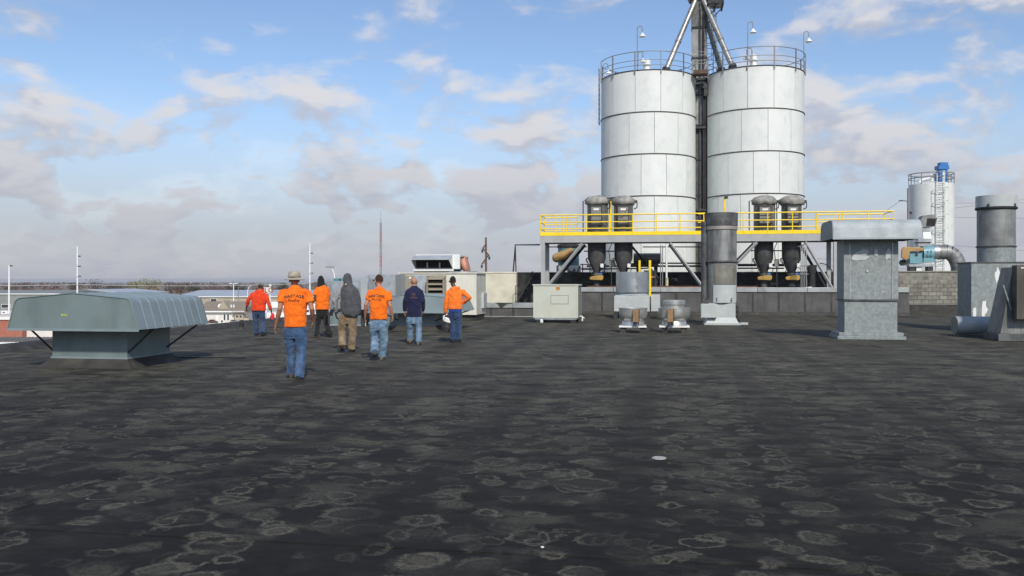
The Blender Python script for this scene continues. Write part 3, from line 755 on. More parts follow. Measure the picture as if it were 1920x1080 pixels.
# conduits and pipes below the platform
def pipe_run(name, label, pts, r, mat, cat='pipe', n=8):
    base = Vector(pts[0]); mb = MB(); mb.tube([Vector(p)-base for p in pts], r, n)
    o = mb.build(name, mat, loc=base); return tag(o, label, cat)
zc_ = 1.10
t = thing('conduit_stand', 'four thin white conduits rising from a pale foot beside the last dust collector', 'conduit', (XY(1507, YP+.75), YP+.75, zc_))
for i in range(4):
    x_ = (i-1.5)*.085
    mb = MB(); zt_ = ZY(1507, 462-i*1.2, YP+.75)-zc_; mb.tube([(x_, 0, 0), (x_, 0, zt_-.1), (x_-.03, .03, zt_-.02), (x_-.14, .12, zt_)], .022, 6); mb.build('conduit', M['rail_grey'], t)
mb = MB(); mb.prism([(-.30, 0), (.36, 0), (.36, .30), (-.30, .22)], -.15, .15, 'y'); mb.build('foot', M['white'], t)
for zz in (.9, 1.3): mb = MB(); mb.bx(-.22, .22, -.05, -.02, zz, zz+.05); mb.build('clamp_bar', M['rail_grey'], t)
t = thing('conduit_stand', 'three pale conduits and a paint-stained post on a low stand under the platform', 'conduit', (XY(1246, YP+.8), YP+.8, zc_))
zz = ZY(1246, 459, YP+.8)-zc_
for i, x_ in enumerate((-.20, -.10)):
    mb = MB(); mb.tube([(x_, 0, .2), (x_, 0, zz-.05*i)], .024, 6); mb.build('conduit', M['rail_grey'], t)
mb = MB(); mb.tube([(.10, 0, .25), (.10, 0, zz+.05)], .05, 8); mb.build('post', M['white'], t)
mb = MB(); mb.tube([(.13, -.03, .27), (.13, -.03, .75)], .06, 8); mb.build('wrap', pm('stained_cream_wrap', (.55,.47,.27), .8, 0, .2, 5), t)
mb = MB(); mb.bx(-.38, .30, -.15, .15, .16, .25); mb.build('shelf', M['steel_grey'], t)
for x_ in (-.3, .2): mb = MB(); mb.bx(x_-.05, x_+.05, -.1, .1, 0, .158); mb.build('foot', M['dark_steel'], t)
for px0, px1, py, r_, lab in ((1100, 1322, 499, .05, 'black product pipe under the platform, lower of the pair'), (1188, 1322, 493.5, .04, 'black product pipe under the platform, upper of the pair'), (1383, 1492, 497, .07, 'thick black product pipe behind the dust collectors past the stack'), (1383, 1470, 503, .04, 'thin black product pipe behind the dust collectors past the stack')):
    pipe_run('product_pipe', lab, [atY(px0, py, YF+2.05), atY(px1, py, YF+2.05)], r_, M['dark_steel'])
t = thing('blower', 'dark horizontal blower drum on a stand in front of the silo', 'blower', (XY(1214, YF+2.6), YF+2.6, 1.10))
zz = ZY(1214, 484, YF+2.6)-1.10
mb = MB(); mb.tube([(-.75,0,zz),(.75,0,zz)], .27, 16); mb.build('drum', M['stack'], t)
mb = MB(); mb.bx(-.9, .6, -.3, .3, zz-.42, zz-.275); mb.build('skid', M['orange_guard'], t)
for x_ in (-.5, .45): mb = MB(); mb.bx(x_-.1, x_+.1, -.25, .25, 0, zz-.425); mb.build('leg', M['dark_steel'], t)
t = thing('control_cabinet', 'dark cabinet standing below the blower drum', 'cabinet', (XY(1219, YF+1.6), YF+1.6, 1.10))
mb = MB(); mb.bx(-.33, .33, -.2, .2, 0, 1.15); mb.build('case', M['dark_steel'], t, .01)
mb = MB(); mb.bx(-.12, .25, -.225, -.202, .75, .85); mb.build('label_plate', M['pink_cap'], t)
# dark pot on the wall, with hose
p = atY(1522, 512, YF+1.4)
t = thing('floor_hopper', 'small black hopper with a looping hose beside the conduits', 'hopper', (p.x, p.y, 1.10))
zz = ZY(1522, 498, YF+1.4)-1.10
mb = MB(); mb.lathe([(.20, 0), (.18, zz-.5), (.22, zz-.35), (.26, zz), (.22, zz+.03)], 14); mb.build('pot', M['dark_steel'], t)
mb = MB(); mb.tube([(.15,0,zz-.05),(.45,0,zz+.12),(.75,0,zz+.05),(1.0,0,zz-.25),(1.05,0,zz-.9)], .025, 6); mb.build('hose', M['dark_steel'], t)
mb = MB(); mb.tube([(-.6,0,.1),(-.3,0,.9),(-.2,0,.4),(-.05,0,.2)], .06, 8); mb.build('hose', M['rubber'], t)

# more pipework behind the dust collectors
for i, (pa_, pb_, ya, yb, r_, lab) in enumerate((
    (1090, 1215, 505, 503, .035, 'thin dark air line low behind the two dust collectors at the platform end'),
    (1095, 1182, 471, 471, .03, 'dark air header just under the deck between the dust collectors at the platform end'),
    (1405, 1512, 470, 470, .03, 'dark air header just under the deck between the dust collectors past the stack'),
    (1390, 1512, 512, 510, .035, 'thin dark air line low behind the dust collectors past the stack'),
    (1205, 1318, 463, 463, .03, 'grey conduit run under the deck beside the tall stack'),
    (1020, 1100, 463, 463, .03, 'grey conduit run under the deck at the platform end'))):
    pipe_run('air_line', lab, [atY(pa_, ya, YF+1.75), atY(pb_, yb, YF+1.75)], r_, M['dark_steel'] if i < 4 else M['rail_grey'], n=6)
for px0, px1, y0, y1, lab in ((1142, 1153, 500, 487, 'grey junction box hung between the first two dust collectors'), (1452, 1461, 500, 486, 'grey junction box hung between the two dust collectors past the stack')):
    a_ = atY(px0, y0, YF+1.2); b_ = atY(px1, y1, YF+1.2)
    t = thing('junction_box', lab, 'junction box', (a_.x, a_.y, 1.10))
    mb = MB(); mb.bx(0, b_.x-a_.x, -.1, .1, a_.z-1.1, b_.z-1.1); mb.build('case', M['door'], t, .01)
    mb = MB(); mb.tube([(.12,0,0),(.12,0,a_.z-1.1)], .03, 6); mb.build('stand', M['dark_steel'], t)
    mb = MB(); mb.tube([(.05,0,b_.z-1.1),(-.02,0,b_.z-.6),(.16,.1,b_.z-.2)], .02, 6); mb.build('cable', M['rubber'], t)
# teal machine behind the platform's end
p = atY(1066, 510, YW+2.2)
t = thing('cyclone_fan', 'teal fan with a tilted ochre belt guard behind the platform end', 'fan', (p.x, p.y, 1.10))
def z(py): return ZY(1066, py, YW+2.2)-1.10
mb = MB(); mb.lathe([(.62, z(500)), (.62, z(465)), (.5, z(463))], 20); mb.build('housing', M['teal'], t)
mb = MB(); mb.lathe([(.66, z(465)), (.66, z(459)), (.4, z(457))], 20); mb.build('lid', M['dark_steel'], t)
mb = MB(); mb.tube([(-.62,-.72,z(484)),(.18,-.72,z(474))], .27, 14, round_end=True); mb.build('belt_guard', M['orange_guard'], t)
mb = MB(); mb.lathe([(.72, 0), (.72, z(498))], 20); mb.build('base', pm('peeling_white_base', (.68,.68,.64), .8, 0, .1, 3, spots=(.13,.13,.12), spot_thr=.5, spot_scale=2.4), t)
mb = MB()
for i in range(4): mb.tube([(.85+i*.42,-.3,0),(.85+i*.42,-.3,z(496))], .03, 6)
mb.tube([(.7,-.3,z(496)),(2.2,-.3,z(496))], .03, 6); mb.tube([(.7,-.3,z(503)),(2.2,-.3,z(503))], .02, 6)
mb.build('rail', M['dark_steel'], t)
# yellow bollard posts near the drum
for px_, y0, y1, lab in ((1199, 488, 560, 'yellow post rising from behind the silver drum'), (1218.5, 488, 553, 'yellow post standing clear beside the silver drum')):
    Yq = 43.6 if px_ < 1210 else 41.2
    p = atY(px_, y0, Yq); zb_ = 0.0
    t = thing('yellow_post', lab, 'post', (p.x, Yq, 0))
    mb = MB(); mb.tube([(0,0,0),(0,0,p.z)], .058 if px_ > 1210 else .055, 10); mb.build('post', M['yellow'], t)
    mb = MB(); mb.bx(-.14, .14, -.14, .14, .002, .025); mb.build('base_plate', M['yellow'], t)
    if px_ > 1210: mb = MB(); mb.bx(-.45, .02, -.05, .05, .86, .93); mb.build('arm', M['orange_guard'], t)
# ================================================================== rooftop equipment
# ---- big relief hoods
def hood_profile(w, z0, zs, zr, sh):
    # left eave -> shoulder (rounded) -> ridge -> right
    pts = [(-w, z0)]
    for q in range(5):
        u = q/4.0; a = R(170-u*75)
        pts.append((-sh+.16*math.cos(a)*.9-.02, zs-.14+.15*math.sin(a)))
    pts.append((0, zr))
    pts += [(-x, z) for x, z in reversed(pts[:-1])]
    return pts
def relief_hood(label, loc, scale=1.0, bwid=.78, blen=1.5, zsc=1.0, em='hood_green', struts=True):
    t = thing('relief_hood', label, 'roof vent', loc)
    s = scale; W = 1.35*s; L = 2.56*s; z0, zs, zr = .757*s*zsc, 1.33*s*zsc, 1.435*s*zsc
    y0 = 0.0
    mb = MB(); mb.prism([(-bwid*s-.16, 0.003), (bwid*s+.16, 0.003), (bwid*s+.02, .16), (-bwid*s-.02, .16)], y0+.30*s, y0+.50*s+blen*s+.32, 'y')
    # cant flashing all round
    mb = MB(); mb.frustum((bwid*s+.20, blen*s/2+.20), (bwid*s+.015, blen*s/2+.015), .003, .17, (0, .5*s+blen*s/2), (0, .5*s+blen*s/2)); mb.build('curb_flashing', M['curb'], t)
    mb = MB(); mb.bx(-bwid*s, bwid*s, .5*s, .5*s+blen*s, .165, z0+.25*s); mb.build('base', M['hood_green'], t)
    mb = MB(); mb.bx(-bwid*s-.022, bwid*s+.022, .5*s-.022, .5*s+blen*s+.022, .17, .205); mb.build('base_flange', M['hood_grey'], t)
    prof = hood_profile(W, z0, zs, zr, 1.05*s)
    mb = MB(); mb.prism(prof[:1]+prof[1:], .03, L-.03, 'y'); hd = mb.build('hood', M['hood_grey'], t, .008)
    inset = [(x*.997, z-.0) for x, z in prof]
    for ya, yb in ((0.0, .028), (L-.028, L)):
        mb = MB(); mb.prism(prof, ya, yb, 'y'); mb.build('end_panel', M[em], t)
    # front lip bead
    mb = MB(); mb.tube([(x, -.005, z) for x, z in prof], .012*s, 5); mb.build('edge_bead', M['hood_green'], t)
    mb = MB(); mb.bx(-W, W, -.02, .0, z0-.03*s, z0+.012); mb.build('drip_edge', M['hood_grey'], t)
    # standing seams over the hood
    nseam = 9
    for i in range(1, nseam):
        y = L*i/nseam
        pts = [Vector((x*1.0, y, z)) for x, z in prof]
        mb = MB(); mb.tube(pts, .008*s, 4); mb.build('standing_seam', M['hood_grey'], t)
    # dark underside soffit opening frame
    mb = MB(); mb.bx(-W*.97, W*.97, .04, L-.04, z0-.012, z0-.001); mb.build('soffit', M['dark_void'], t)
    if struts:
        for (xa, ya, xb, yb) in ((-bwid*s, .56*s, -W*.70, .10*s), (bwid*s*1.0, .56*s, W*.93, .62*s), (bwid*s, .5*s+blen*s*.93, W*.93, L*.88), (-bwid*s, .5*s+blen*s*.93, -W*.93, L*.88)):
            mb = MB(); mb.tube([(xa, ya-.015, .30*s), (xb, yb, z0-.01)], .020, 6); mb.build('strut', M['dark_steel'], t)
    return t, hd
p = at(140, 600, 16.6)
h1, hd1 = relief_hood('wide grey-green metal relief hood with ribbed roof near the roof edge', (p.x, p.y-.06, 0), 1.0, .79, 1.5)
mb = MB(); mb.bx(-.32, -.20, -.012, -.0295+.02, 1.0, 1.015)
mb = MB()
for i, (a, b_) in enumerate(((0,.03),(.045,.07),(.085,.12))): mb.bx(-.23+a, -.23+b_, -.004, -.001, 1.01, 1.045)
mb.build('chalk_mark', pm('yellow_chalk', (.42,.45,.10), .9, 0, .2, 20), h1)
p = at(772, 600, 29.2)
h2, _ = relief_hood('grey metal relief hood standing in front of the tan air unit', (p.x, p.y, 0), 1.12, .56, 1.35, .76, 'hood_grey')
# dark strip standing in for the shade beside the hood
p = gnd(395, 671); mb = MB(); mb.bx(-.75, .75, -.07, .07, .005, .022); o = mb.build('hood_shade_strip', M['rubber'], loc=(p.x, p.y, 0)); o.rotation_euler = (0, 0, R(6)); tag(o, 'thin black strip standing in for shade beside the relief hood', 'shade strip')

# ---- galvanised duct assembly at the edge
D0 = 33.0
p = at(616, 600, D0)
t = thing('duct_assembly', 'galvanised steel duct trunk with cross-broken panels beside the tan air unit', 'duct', (p.x, p.y, 0))
kx = D0/F
def zz_(py, D=D0): return CAMH+(HZ-py)/F*D
def cross_panel(x0, x1, z0, z1, y, bulge=.03):
    cx_, cz = (x0+x1)/2, (z0+z1)/2
    vs = [(x0,y,z0),(x1,y,z0),(x1,y,z1),(x0,y,z1),(cx_,y-bulge,cz),(x0,y+.02,z0),(x1,y+.02,z0),(x1,y+.02,z1),(x0,y+.02,z1)]
    fs = [(0,1,4),(1,2,4),(2,3,4),(3,0,4),(0,5,6,1),(1,6,7,2),(2,7,8,3),(3,8,5,0),(5,8,7,6)]
    m_ = MB(); m_.add(vs, fs); return m_
# left trunk
mb = MB(); mb.bx(0, 62*kx, 0, 1.3, zz_(580), zz_(527)); mb.build('trunk', M['galv'], t, .01)
cross_panel(.02, 30*kx, zz_(578), zz_(529), -.022, .05).build('cross_broken_panel', M['galv'], t)
cross_panel(31.5*kx, 61*kx, zz_(578), zz_(529), -.022, .05).build('cross_broken_panel', M['galv'], t)
mb = MB(); mb.bx(.0, 60*kx, .15, 1.2, .002, zz_(580)-.003); mb.build('pedestal', M['hood_green'], t, .01)
mb = MB(); mb.bx(-.03, 62*kx, .1, .148, .004, .06); mb.build('pedestal_flange', M['galv'], t)
# rising transition
x0, x1 = 62*kx, 78*kx
mb = MB(); mb.add([(x0,0,zz_(580)),(x1,0,zz_(580)),(x1,0,zz_(515)),(x0,0,zz_(527)),(x0,1.3,zz_(580)),(x1,1.3,zz_(580)),(x1,1.3,zz_(515)),(x0,1.3,zz_(527))],
    [(0,1,2,3),(7,6,5,4),(0,4,5,1),(3,2,6,7),(1,5,6,2),(0,3,7,4)]); mb.build('transition', M['galv_hood'], t)
mb = MB(); mb.bx(78*kx+.003, 130*kx, -.02, 1.3, zz_(575), zz_(515)); mb.build('trunk', M['galv'], t, .01)
cross_panel(78*kx+.03, 129*kx, zz_(573), zz_(517), -.042, .07).build('cross_broken_panel', M['galv'], t)
for x_ in (0, 30.7*kx, 61.5*kx, 78*kx): mb = MB(); mb.bx(x_-.02, x_+.02, -.06, -.02, zz_(579), zz_(527)); mb.build('joint_flange', M['galv'], t)
mb = MB(); mb.bx(79*kx, 128*kx, .1, 1.2, .002, zz_(575)-.003); mb.build('pedestal', M['hood_green'], t)
mb = MB(); mb.bx(4*kx, 14*kx, .3, .6, zz_(527)+.001, zz_(522)); mb.bx(20*kx, 30*kx, .3, .6, zz_(527)+.001, zz_(521)); mb.build('damper_motor', M['teal'], t)

# ---- tan and white air unit
D1 = 37.5; kx = D1/F
p = at(746, 600, D1)
t = thing('air_handler', 'long cream and tan rooftop air handler behind the relief hood', 'air handler', (p.x, p.y, 0))
def z1(py): return CAMH+(HZ-py)/F*D1
mb = MB(); mb.bx(0, 148*kx, .25, 2.3, .25, z1(513)); mb.build('case', M['cream_unit'], t, .01)
mb = MB(); mb.bx(-.04, 150*kx, .20, 2.35, z1(513)+.001, z1(511)); mb.build('top_edge', M['cream_unit'], t)
mb = MB(); mb.bx(0, 26*kx, .22, .249, .3, z1(516)); dr = mb.build('tan_panel', M['tan_unit'], t, .008)
mb = MB(); mb.tube([(21*kx,.2,z1(521)),(21*kx,.215,z1(521))], .05, 10); mb.build('round_label', M['white_print'], dr)
m_ = cross_panel(27*kx, 57*kx, .35, z1(516), .20, .10); m_.build('cross_broken_panel', M['galv'], t)
# louvered tan intake
x0, x1 = 58*kx, 91*kx
mb = MB(); mb.bx(x0, x0+.05, -.25, .22, .5, z1(517)); mb.bx(x1-.05, x1, -.25, .22, .5, z1(524)); mb.add([(x0,.23,z1(516)),(x1,.23,z1(516)),(x1,-.28,z1(523)),(x0,-.28,z1(523)),(x0,.23,z1(516)-.03),(x1,.23,z1(516)-.03),(x1,-.28,z1(523)-.03),(x0,-.28,z1(523)-.03)], [(0,1,2,3),(7,6,5,4),(0,4,5,1),(1,5,6,2),(2,6,7,3),(3,7,4,0)]); lv = mb.build('intake_hood', M['tan_unit'], t)
mb = MB(); mb.bx(x0+.051, x1-.051, .10, .215, .5, z1(525)); mb.build('intake_void', M['dark_void'], lv)
for i in range(5):
    zc0 = z1(529)-i*.22
    mb = MB(); mb.add([(x0+.055,-.22,zc0-.10),(x1-.055,-.22,zc0-.10),(x1-.055,.05,zc0+.03),(x0+.055,.05,zc0+.03),(x0+.055,-.22,zc0-.12),(x1-.055,-.22,zc0-.12),(x1-.055,.05,zc0+.01),(x0+.055,.05,zc0+.01)], [(0,1,2,3),(7,6,5,4),(0,4,5,1),(1,5,6,2),(2,6,7,3),(3,7,4,0)]); mb.build('louver', M['tan_unit'], lv)
mb = MB(); mb.bx(.1, 146*kx, .4, 2.2, .002, .248); mb.build('curb', M['curb'], t)

# ---- intake box on top of the penthouse behind
D2 = 41.5; kx = D2/F
p = at(774, 508, D2)
def z2(py): return CAMH+(HZ-py)/F*D2-p.z
t = thing('intake_unit', 'white fresh-air intake box with black hooded mouth above the air handler', 'air intake', p)
mb = MB(); mb.bx(-.05, 80*kx, .3, 1.9, -1.6, -.03); mb.build('pedestal', M['cream_unit'], t)
mb = MB(); mb.bx(0, 78*kx, .05, .12, -.01, .08); mb.build('skid', M['white'], t); mb = MB(); mb.bx(0, 78*kx, 1.5, 1.6, -.01, .08); mb.build('skid', M['white'], t)
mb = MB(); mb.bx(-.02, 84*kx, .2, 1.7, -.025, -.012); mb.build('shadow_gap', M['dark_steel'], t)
mb = MB(); mb.bx(0, 86*kx, .45, 1.9, .09, z2(477)); mb.build('case', M['white'], t, .015)
mb = MB(); mb.bx(.04, 72*kx, .42, .452, .14, z2(486)); vd = mb.build('mouth', M['dark_void'], t)
for x_ in (24*kx, 48*kx): mb = MB(); mb.bx(x_-.03, x_+.03, .36, .419, .14, z2(492)); mb.build('divider', M['galv'], vd)
# sloping rain hood: top plate and cheeks
mb = MB(); mb.add([(0,.45,z2(478)),(72*kx,.45,z2(478)),(73*kx,-.25,z2(485.5)),(-.02,-.25,z2(485.5)),(0,.45,z2(479.5)),(72*kx,.45,z2(479.5)),(73*kx,-.25,z2(487.5)),(-.02,-.25,z2(487.5))], [(0,1,2,3),(7,6,5,4),(0,4,5,1),(1,5,6,2),(2,6,7,3),(3,7,4,0)]); hd_ = mb.build('rain_hood', M['galv_hood'], t)
for x_ in (0, 72*kx):
    mb = MB(); mb.prism([(.45, .13), (.45, z2(480)), (-.24, z2(487.5)), (-.20, z2(490))], x_-.012, x_+.012, 'x'); mb.build('cheek', M['white'], hd_)
mb = MB(); mb.bx(86*kx+.002, 92*kx, .6, 1.6, .05, z2(481)); mb.build('fan_box', M['dark_steel'], t)
mb = MB(); mb.lathe([(.40,-.10),(.46,.0),(.40,.12),(.1,.16)], 18, M=Matrix.Translation((93*kx,.9,z2(497)+.0)) @ Matrix.Rotation(R(75), 4, 'Y')); mb.build('salmon_cover', M['pink_cap'], t)

# ---- silver drum fan beside the penthouse
D3 = 38.8; kx = D3/F
p = at(868, 590, D3)
t = thing('exhaust_fan', 'galvanised exhaust drum on a pale box next to the cream wall', 'exhaust fan', (p.x, p.y, 0))
def z3(py): return CAMH+(HZ-py)/F*D3
mb = MB(); mb.lathe([(26*kx, z3(545)), (26*kx, z3(509)), (25*kx, z3(509)), (25*kx, z3(511)), (.02, z3(511))], 32); mb.build('drum', M['galv_shiny'], t)
mb = MB(); mb.lathe([(24*kx, z3(548)), (24*kx, z3(545))], 32); mb.build('drum_base', M['dark_steel'], t)
mb = MB(); mb.bx(-28*kx, 24*kx, -.6, .6, .35, z3(548)-.002); mb.build('box', M['pale_paint'], t, .012)
mb = MB(); mb.bx(25*kx, 43*kx, -.35, .35, .5, z3(549)); mb.build('side_box', M['pale_paint'], t, .012)
for x_ in (-22*kx, 20*kx):
    mb = MB(); mb.bx(x_-.1, x_+.1, -.5, .5, .002, .35); mb.build('foot', M['curb'], t)
for i in range(3): mb = MB(); mb.box(((12+i*4)*kx, -.56, z3(546)), (.06, .06, .06)); mb.build('bracket', M['white'], t)

# ---- beige cabinet
D4 = 35.6; kx = D4/F
p = at(1000, 605, D4)
t = thing('air_conditioner', 'square beige enamel air conditioner cabinet with an orange number sticker', 'air conditioner', (p.x, p.y, 0))
W4 = 84*kx; H4 = CAMH+(HZ-533)/F*D4
mb = MB(); mb.bx(0, W4, 0, 1.55, .19, H4-.06); mb.build('case', M['beige'], t, .012)
mb = MB(); mb.bx(-.03, W4+.03, -.03, 1.58, H4-.058, H4); mb.build('top', M['beige'], t, .01)
for x_ in (.0, W4-.07): mb = MB(); mb.bx(x_, x_+.07, -.018, -.002, .20, H4-.065); mb.build('corner_post', M['beige'], t)
xl, xr, zl, zh = 33*kx, 66*kx, H4-.79, H4-.44
mb = MB(); mb.bx(xl, xr, -.006, -.001, zl, zh); mb.build('recess_joint', M['dark_steel'], t)
mb = MB(); mb.bx(xl+.012, xr-.012, -.014, -.0065, zl+.012, zh-.012); mb.build('hatch', M['beige'], t)
mb = MB(); mb.bx(W4-.002, W4+.03, .2, .28, .2, H4-.06); mb.bx(W4-.002, W4+.03, .8, .88, .2, H4-.06); mb.build('side_rib', M['dark_steel'], t)
mb = MB(); mb.bx(W4+.001, W4+.012, .32, .76, .3, H4-.15); mb.build('side_panel', M['beige'], t)
st = MB(); st.bx(43*kx, 50*kx, -.012, -.002, H4-.225, H4-.10); sk = st.build('sticker', M['sign_orange'], t)
tm = text_mesh('M3', .11); tm.materials.append(M['black_print'])
o = inst(tm, 'lettering', sk, (46.5*kx, -.0135, H4-.163), (PI/2, 0, 0))
mb = MB(); mb.bx(.06, W4-.06, .02, 1.5, .13, .188); mb.build('base_rail', M['galv'], t)
for x_ in (.22, W4-.2):
    for yy in (.1, 1.3): mb = MB(); mb.bx(x_-.10, x_+.10, yy-.10, yy+.10, .002, .128); mb.build('foot', M['rubber'], t)
mb = MB(); mb.lathe([(.055,0.003),(.07,.06),(.055,.13),(.03,.15)], 12, (16*kx, -.08, 0)); mb.build('drain_cap', M['white'], t)
mb = MB(); mb.tube([(W4+.02,.25,.25),(W4+.16,.15,.25),(W4+.16,.1,.20),(W4+.24,.08,.20)], .035, 8); mb.tube([(W4+.16,.1,.20),(W4+.16,.1,.08)], .035, 8); mb.build('trap_pipe', M['white'], t)

# ---- silver drum on grey box
D5 = 40.4; kx = D5/F
p = at(1186, 595, D5)
t = thing('exhaust_fan', 'bright galvanised exhaust drum on a pale grey box near the yellow posts', 'exhaust fan', (p.x, p.y, 0))
def z5(py): return CAMH+(HZ-py)/F*D5
mb = MB(); mb.lathe([(31*kx, z5(548)), (31*kx, z5(510)), (30*kx, z5(510)), (30*kx, z5(513)), (.02, z5(513))], 40); mb.build('drum', M['galv_shiny'], t)
mb = MB(); mb.lathe([(29.5*kx, z5(553)), (28*kx, z5(551)), (29*kx, z5(548)-.002)], 36); mb.build('drum_collar', M['galv_hood'], t)
mb = MB(); mb.bx(-33*kx, 32*kx, -.75, .75, z5(583), z5(555)); mb.build('box', M['pale_paint'], t, .012)
mb = MB(); mb.bx(-31*kx, 30*kx, -.7, .7, z5(555)+.001, z5(553)); mb.build('box_lid', M['galv_hood'], t)
mb = MB(); mb.bx(34*kx, 51*kx, -.5, .3, z5(583), z5(552)); mb.build('motor_box', M['pale_paint'], t, .012)
for x_ in (-30*kx, 30*kx):
    for yy in (-.65, .65): mb = MB(); mb.bx(x_-.09, x_+.09, yy-.09, yy+.09, .002, z5(583)-.002); mb.build('foot', M['dark_steel'], t)
mb = MB(); mb.tube([(33*kx,-.6,z5(560)),(34*kx,-.62,z5(575)),(33*kx,-.6,z5(590)),(36*kx,-.5,z5(594)),(46*kx,-.45,z5(593))], .02, 6); mb.build('cable', M['rubber'], t)

# ---- spun aluminium upblast fans
def upblast(px, ybase, wpx, top, label):
    p = gnd(px, ybase, 0.0); D = F*CAMH/(ybase-HZ); kx = D/F
    t = thing('upblast_fan', label, 'exhaust fan', (p.x, p.y, 0))
    r = wpx/2*kx
    zb = 13*kx
    for x_ in (-.27, .27): mb = MB(); mb.bx(x_*1.15-.09, x_*1.15+.09, -.36, .36, .002, zb-.055); mb.build('curb_block', M['curb'], t)
    mb = MB(); mb.bx(-.45*r/.47, .45*r/.47, -.42, .42, zb-.053, zb+.0); mb.build('base_plate', M['white'], t, .006)
    mb = MB(); mb.lathe([(r*.80, zb+.002), (r*.78, zb+.10), (r*.72, zb+.15), (r*.80, zb+.17), (r*.96, zb+.26), (r, zb+.36), (r, zb+.54), (r*1.03, zb+.55), (r*1.03, zb+.57), (r*.95, zb+.565), (r*.9, zb+.4), (.03, zb+.35)], 36); bowl = mb.build('bowl', M['alu'], t)
    if top:
        mb = MB(); mb.lathe([(r*.66, zb+.36), (r*.66, zb+.66), (r*.72, zb+.68), (r*.72, zb+.78), (r*.66, zb+.82), (.02, zb+.83)], 30); mb.build('motor_dome', M['alu'], t)
    else:
        mb = MB(); mb.lathe([(r*.5, zb+.3), (r*.5, zb+.44), (r*.1, zb+.47), (.02, zb+.47)], 24); mb.build('motor_dome', M['alu'], t)
    sx = .10 if not top else -.13
    mb = MB(); mb.bx(sx-.09, sx+.09, -r-.11, -r+.02, zb+.13, zb+.54); jb = mb.build('junction_box', M['junction'], t, .008)
    mb = MB(); mb.bx(sx+.092, sx+.12, -r-.04, -r+.02, zb+.14, zb+.54); mb.build('bracket', M['dark_steel'], jb)
    for i in range(3): mb = MB(); mb.box((sx-.06+i*.07, -r-.02, zb+.08), (.05,.09,.10)); mb.build('conduit_fitting', M['dark_steel'], t)
    return t, p
f1, pf1 = upblast(1187, 623, 53, False, 'low spun aluminium upblast fan with open bowl')
f2, pf2 = upblast(1264, 623, 58, True, 'spun aluminium upblast fan with a domed motor cover')
a = pf1+Vector((.42, -.30, .25)); b_ = pf2+Vector((-.15, -.50, .27))
pts = [a+(b_-a)*(i/8)+Vector((0,0,-.19*math.sin(PI*i/8))) for i in range(9)]
mb = MB(); mb.tube([q-a for q in pts], .016, 6); o = mb.build('power_cable', M['rubber'], loc=a); tag(o, 'black power cable sagging between the two aluminium fans', 'cable')

# ---- tall stack
D6 = 34.2; kx = D6/F
p = at(1352, 607, D6)
t = thing('exhaust_stack', 'tall sooty cylindrical exhaust stack on a white fan base', 'exhaust stack', (p.x, p.y, 0))
def z6(py): return CAMH+(HZ-py)/F*D6
r = 29.5*kx
mb = MB(); mb.lathe([(r*.97, z6(490)), (r*.97, z6(426)), (r*.9, z6(426))], 40); mb.build('upper_pipe', M['stack'], t)
mb = MB(); mb.lathe([(r*.97, z6(562)), (r*.97, z6(491))], 40); mb.build('lower_pipe', M['stack'], t)
mb = MB(); mb.lathe([(r*1.01, z6(493)), (r*1.06, z6(492)), (r*1.06, z6(489.5)), (r*1.01, z6(489))], 40); mb.build('joint_ring', M['stack_dark'], t)
mb = MB(); mb.lathe([(r*1.0, z6(432)), (r*1.03, z6(431)), (r*1.03, z6(425)), (r*.98, z6(424.5))], 40); mb.build('pale_band', pm('bare_steel_band', (.33,.31,.28), .5, .3, .1, 3), t)
mb = MB(); mb.lathe([(r*1.03, z6(424)), (r*1.05, z6(402)), (r*1.05, z6(400)), (r*1.0, z6(400)), (r*.98, z6(410)), (.03, z6(411))], 40); mb.build('top_ring', M['stack_dark'], t)
# left service duct running up the side
mb = MB(); mb.tube([(-r*1.04,-.1,z6(560)),(-r*1.04,-.1,z6(416))], .13, 12); mb.build('side_pipe', M['stack_dark'], t)
# curved white wrapper panel on the lower front
def wrap(r_, a0, a1, z0_, z1_):
    n_ = 12; vs = []; fs = []
    for rr in (r_, r_-.012):
        for z_ in (z0_, z1_):
            for i in range(n_+1):
                q = R(a0+(a1-a0)*i/n_); vs.append((rr*math.cos(q), rr*math.sin(q), z_))
    m = n_+1
    for i in range(n_): fs += [(i,i+1,m+i+1,m+i), (2*m+i,3*m+i,3*m+i+1,2*m+i+1), (i,2*m+i,2*m+i+1,i+1), (m+i,m+i+1,3*m+i+1,3*m+i)]
    fs += [(0,m,3*m,2*m), (n_,2*m+n_,3*m+n_,m+n_)]
    m_ = MB(); m_.add(vs, fs, True); return m_
wrap(r*1.015, -122, -28, z6(567), z6(534)).build('white_panel', M['pale_paint'], t)
wrap(r*1.01, -118, -30, z6(533), z6(497)).build('stained_panel', pm('stained_zinc_panel', (.20,.195,.165), .6, .2, .25, 2, dirt=(.075,.07,.06), dirt_amt=.7, streak=.9), t)
mb = MB()
for x_ in (-.20, .36):
    for zq in (z6(563), z6(559)): mb.tube([(x_, -r*1.03, zq), (x_, -r*.9, zq)], .022, 6)
mb.build('bolt', M['dark_steel'], t)
mb = MB(); mb.frustum((.62,.6), (.50,.52), .06, .30); mb.frustum((.50,.52), (.50,.52), .30, z6(568)-.003); mb.build('fan_housing', M['pale_paint'], t, .01)
mb = MB(); mb.bx(-.66, .68, -.64, .64, .004, .058); mb.build('base_plate', M['pale_paint'], t)
mb = MB(); mb.bx(-.80, -.20, -.72, -.53, .28, z6(569)); dr = mb.build('motor_cover', M['pale_paint'], t, .015)
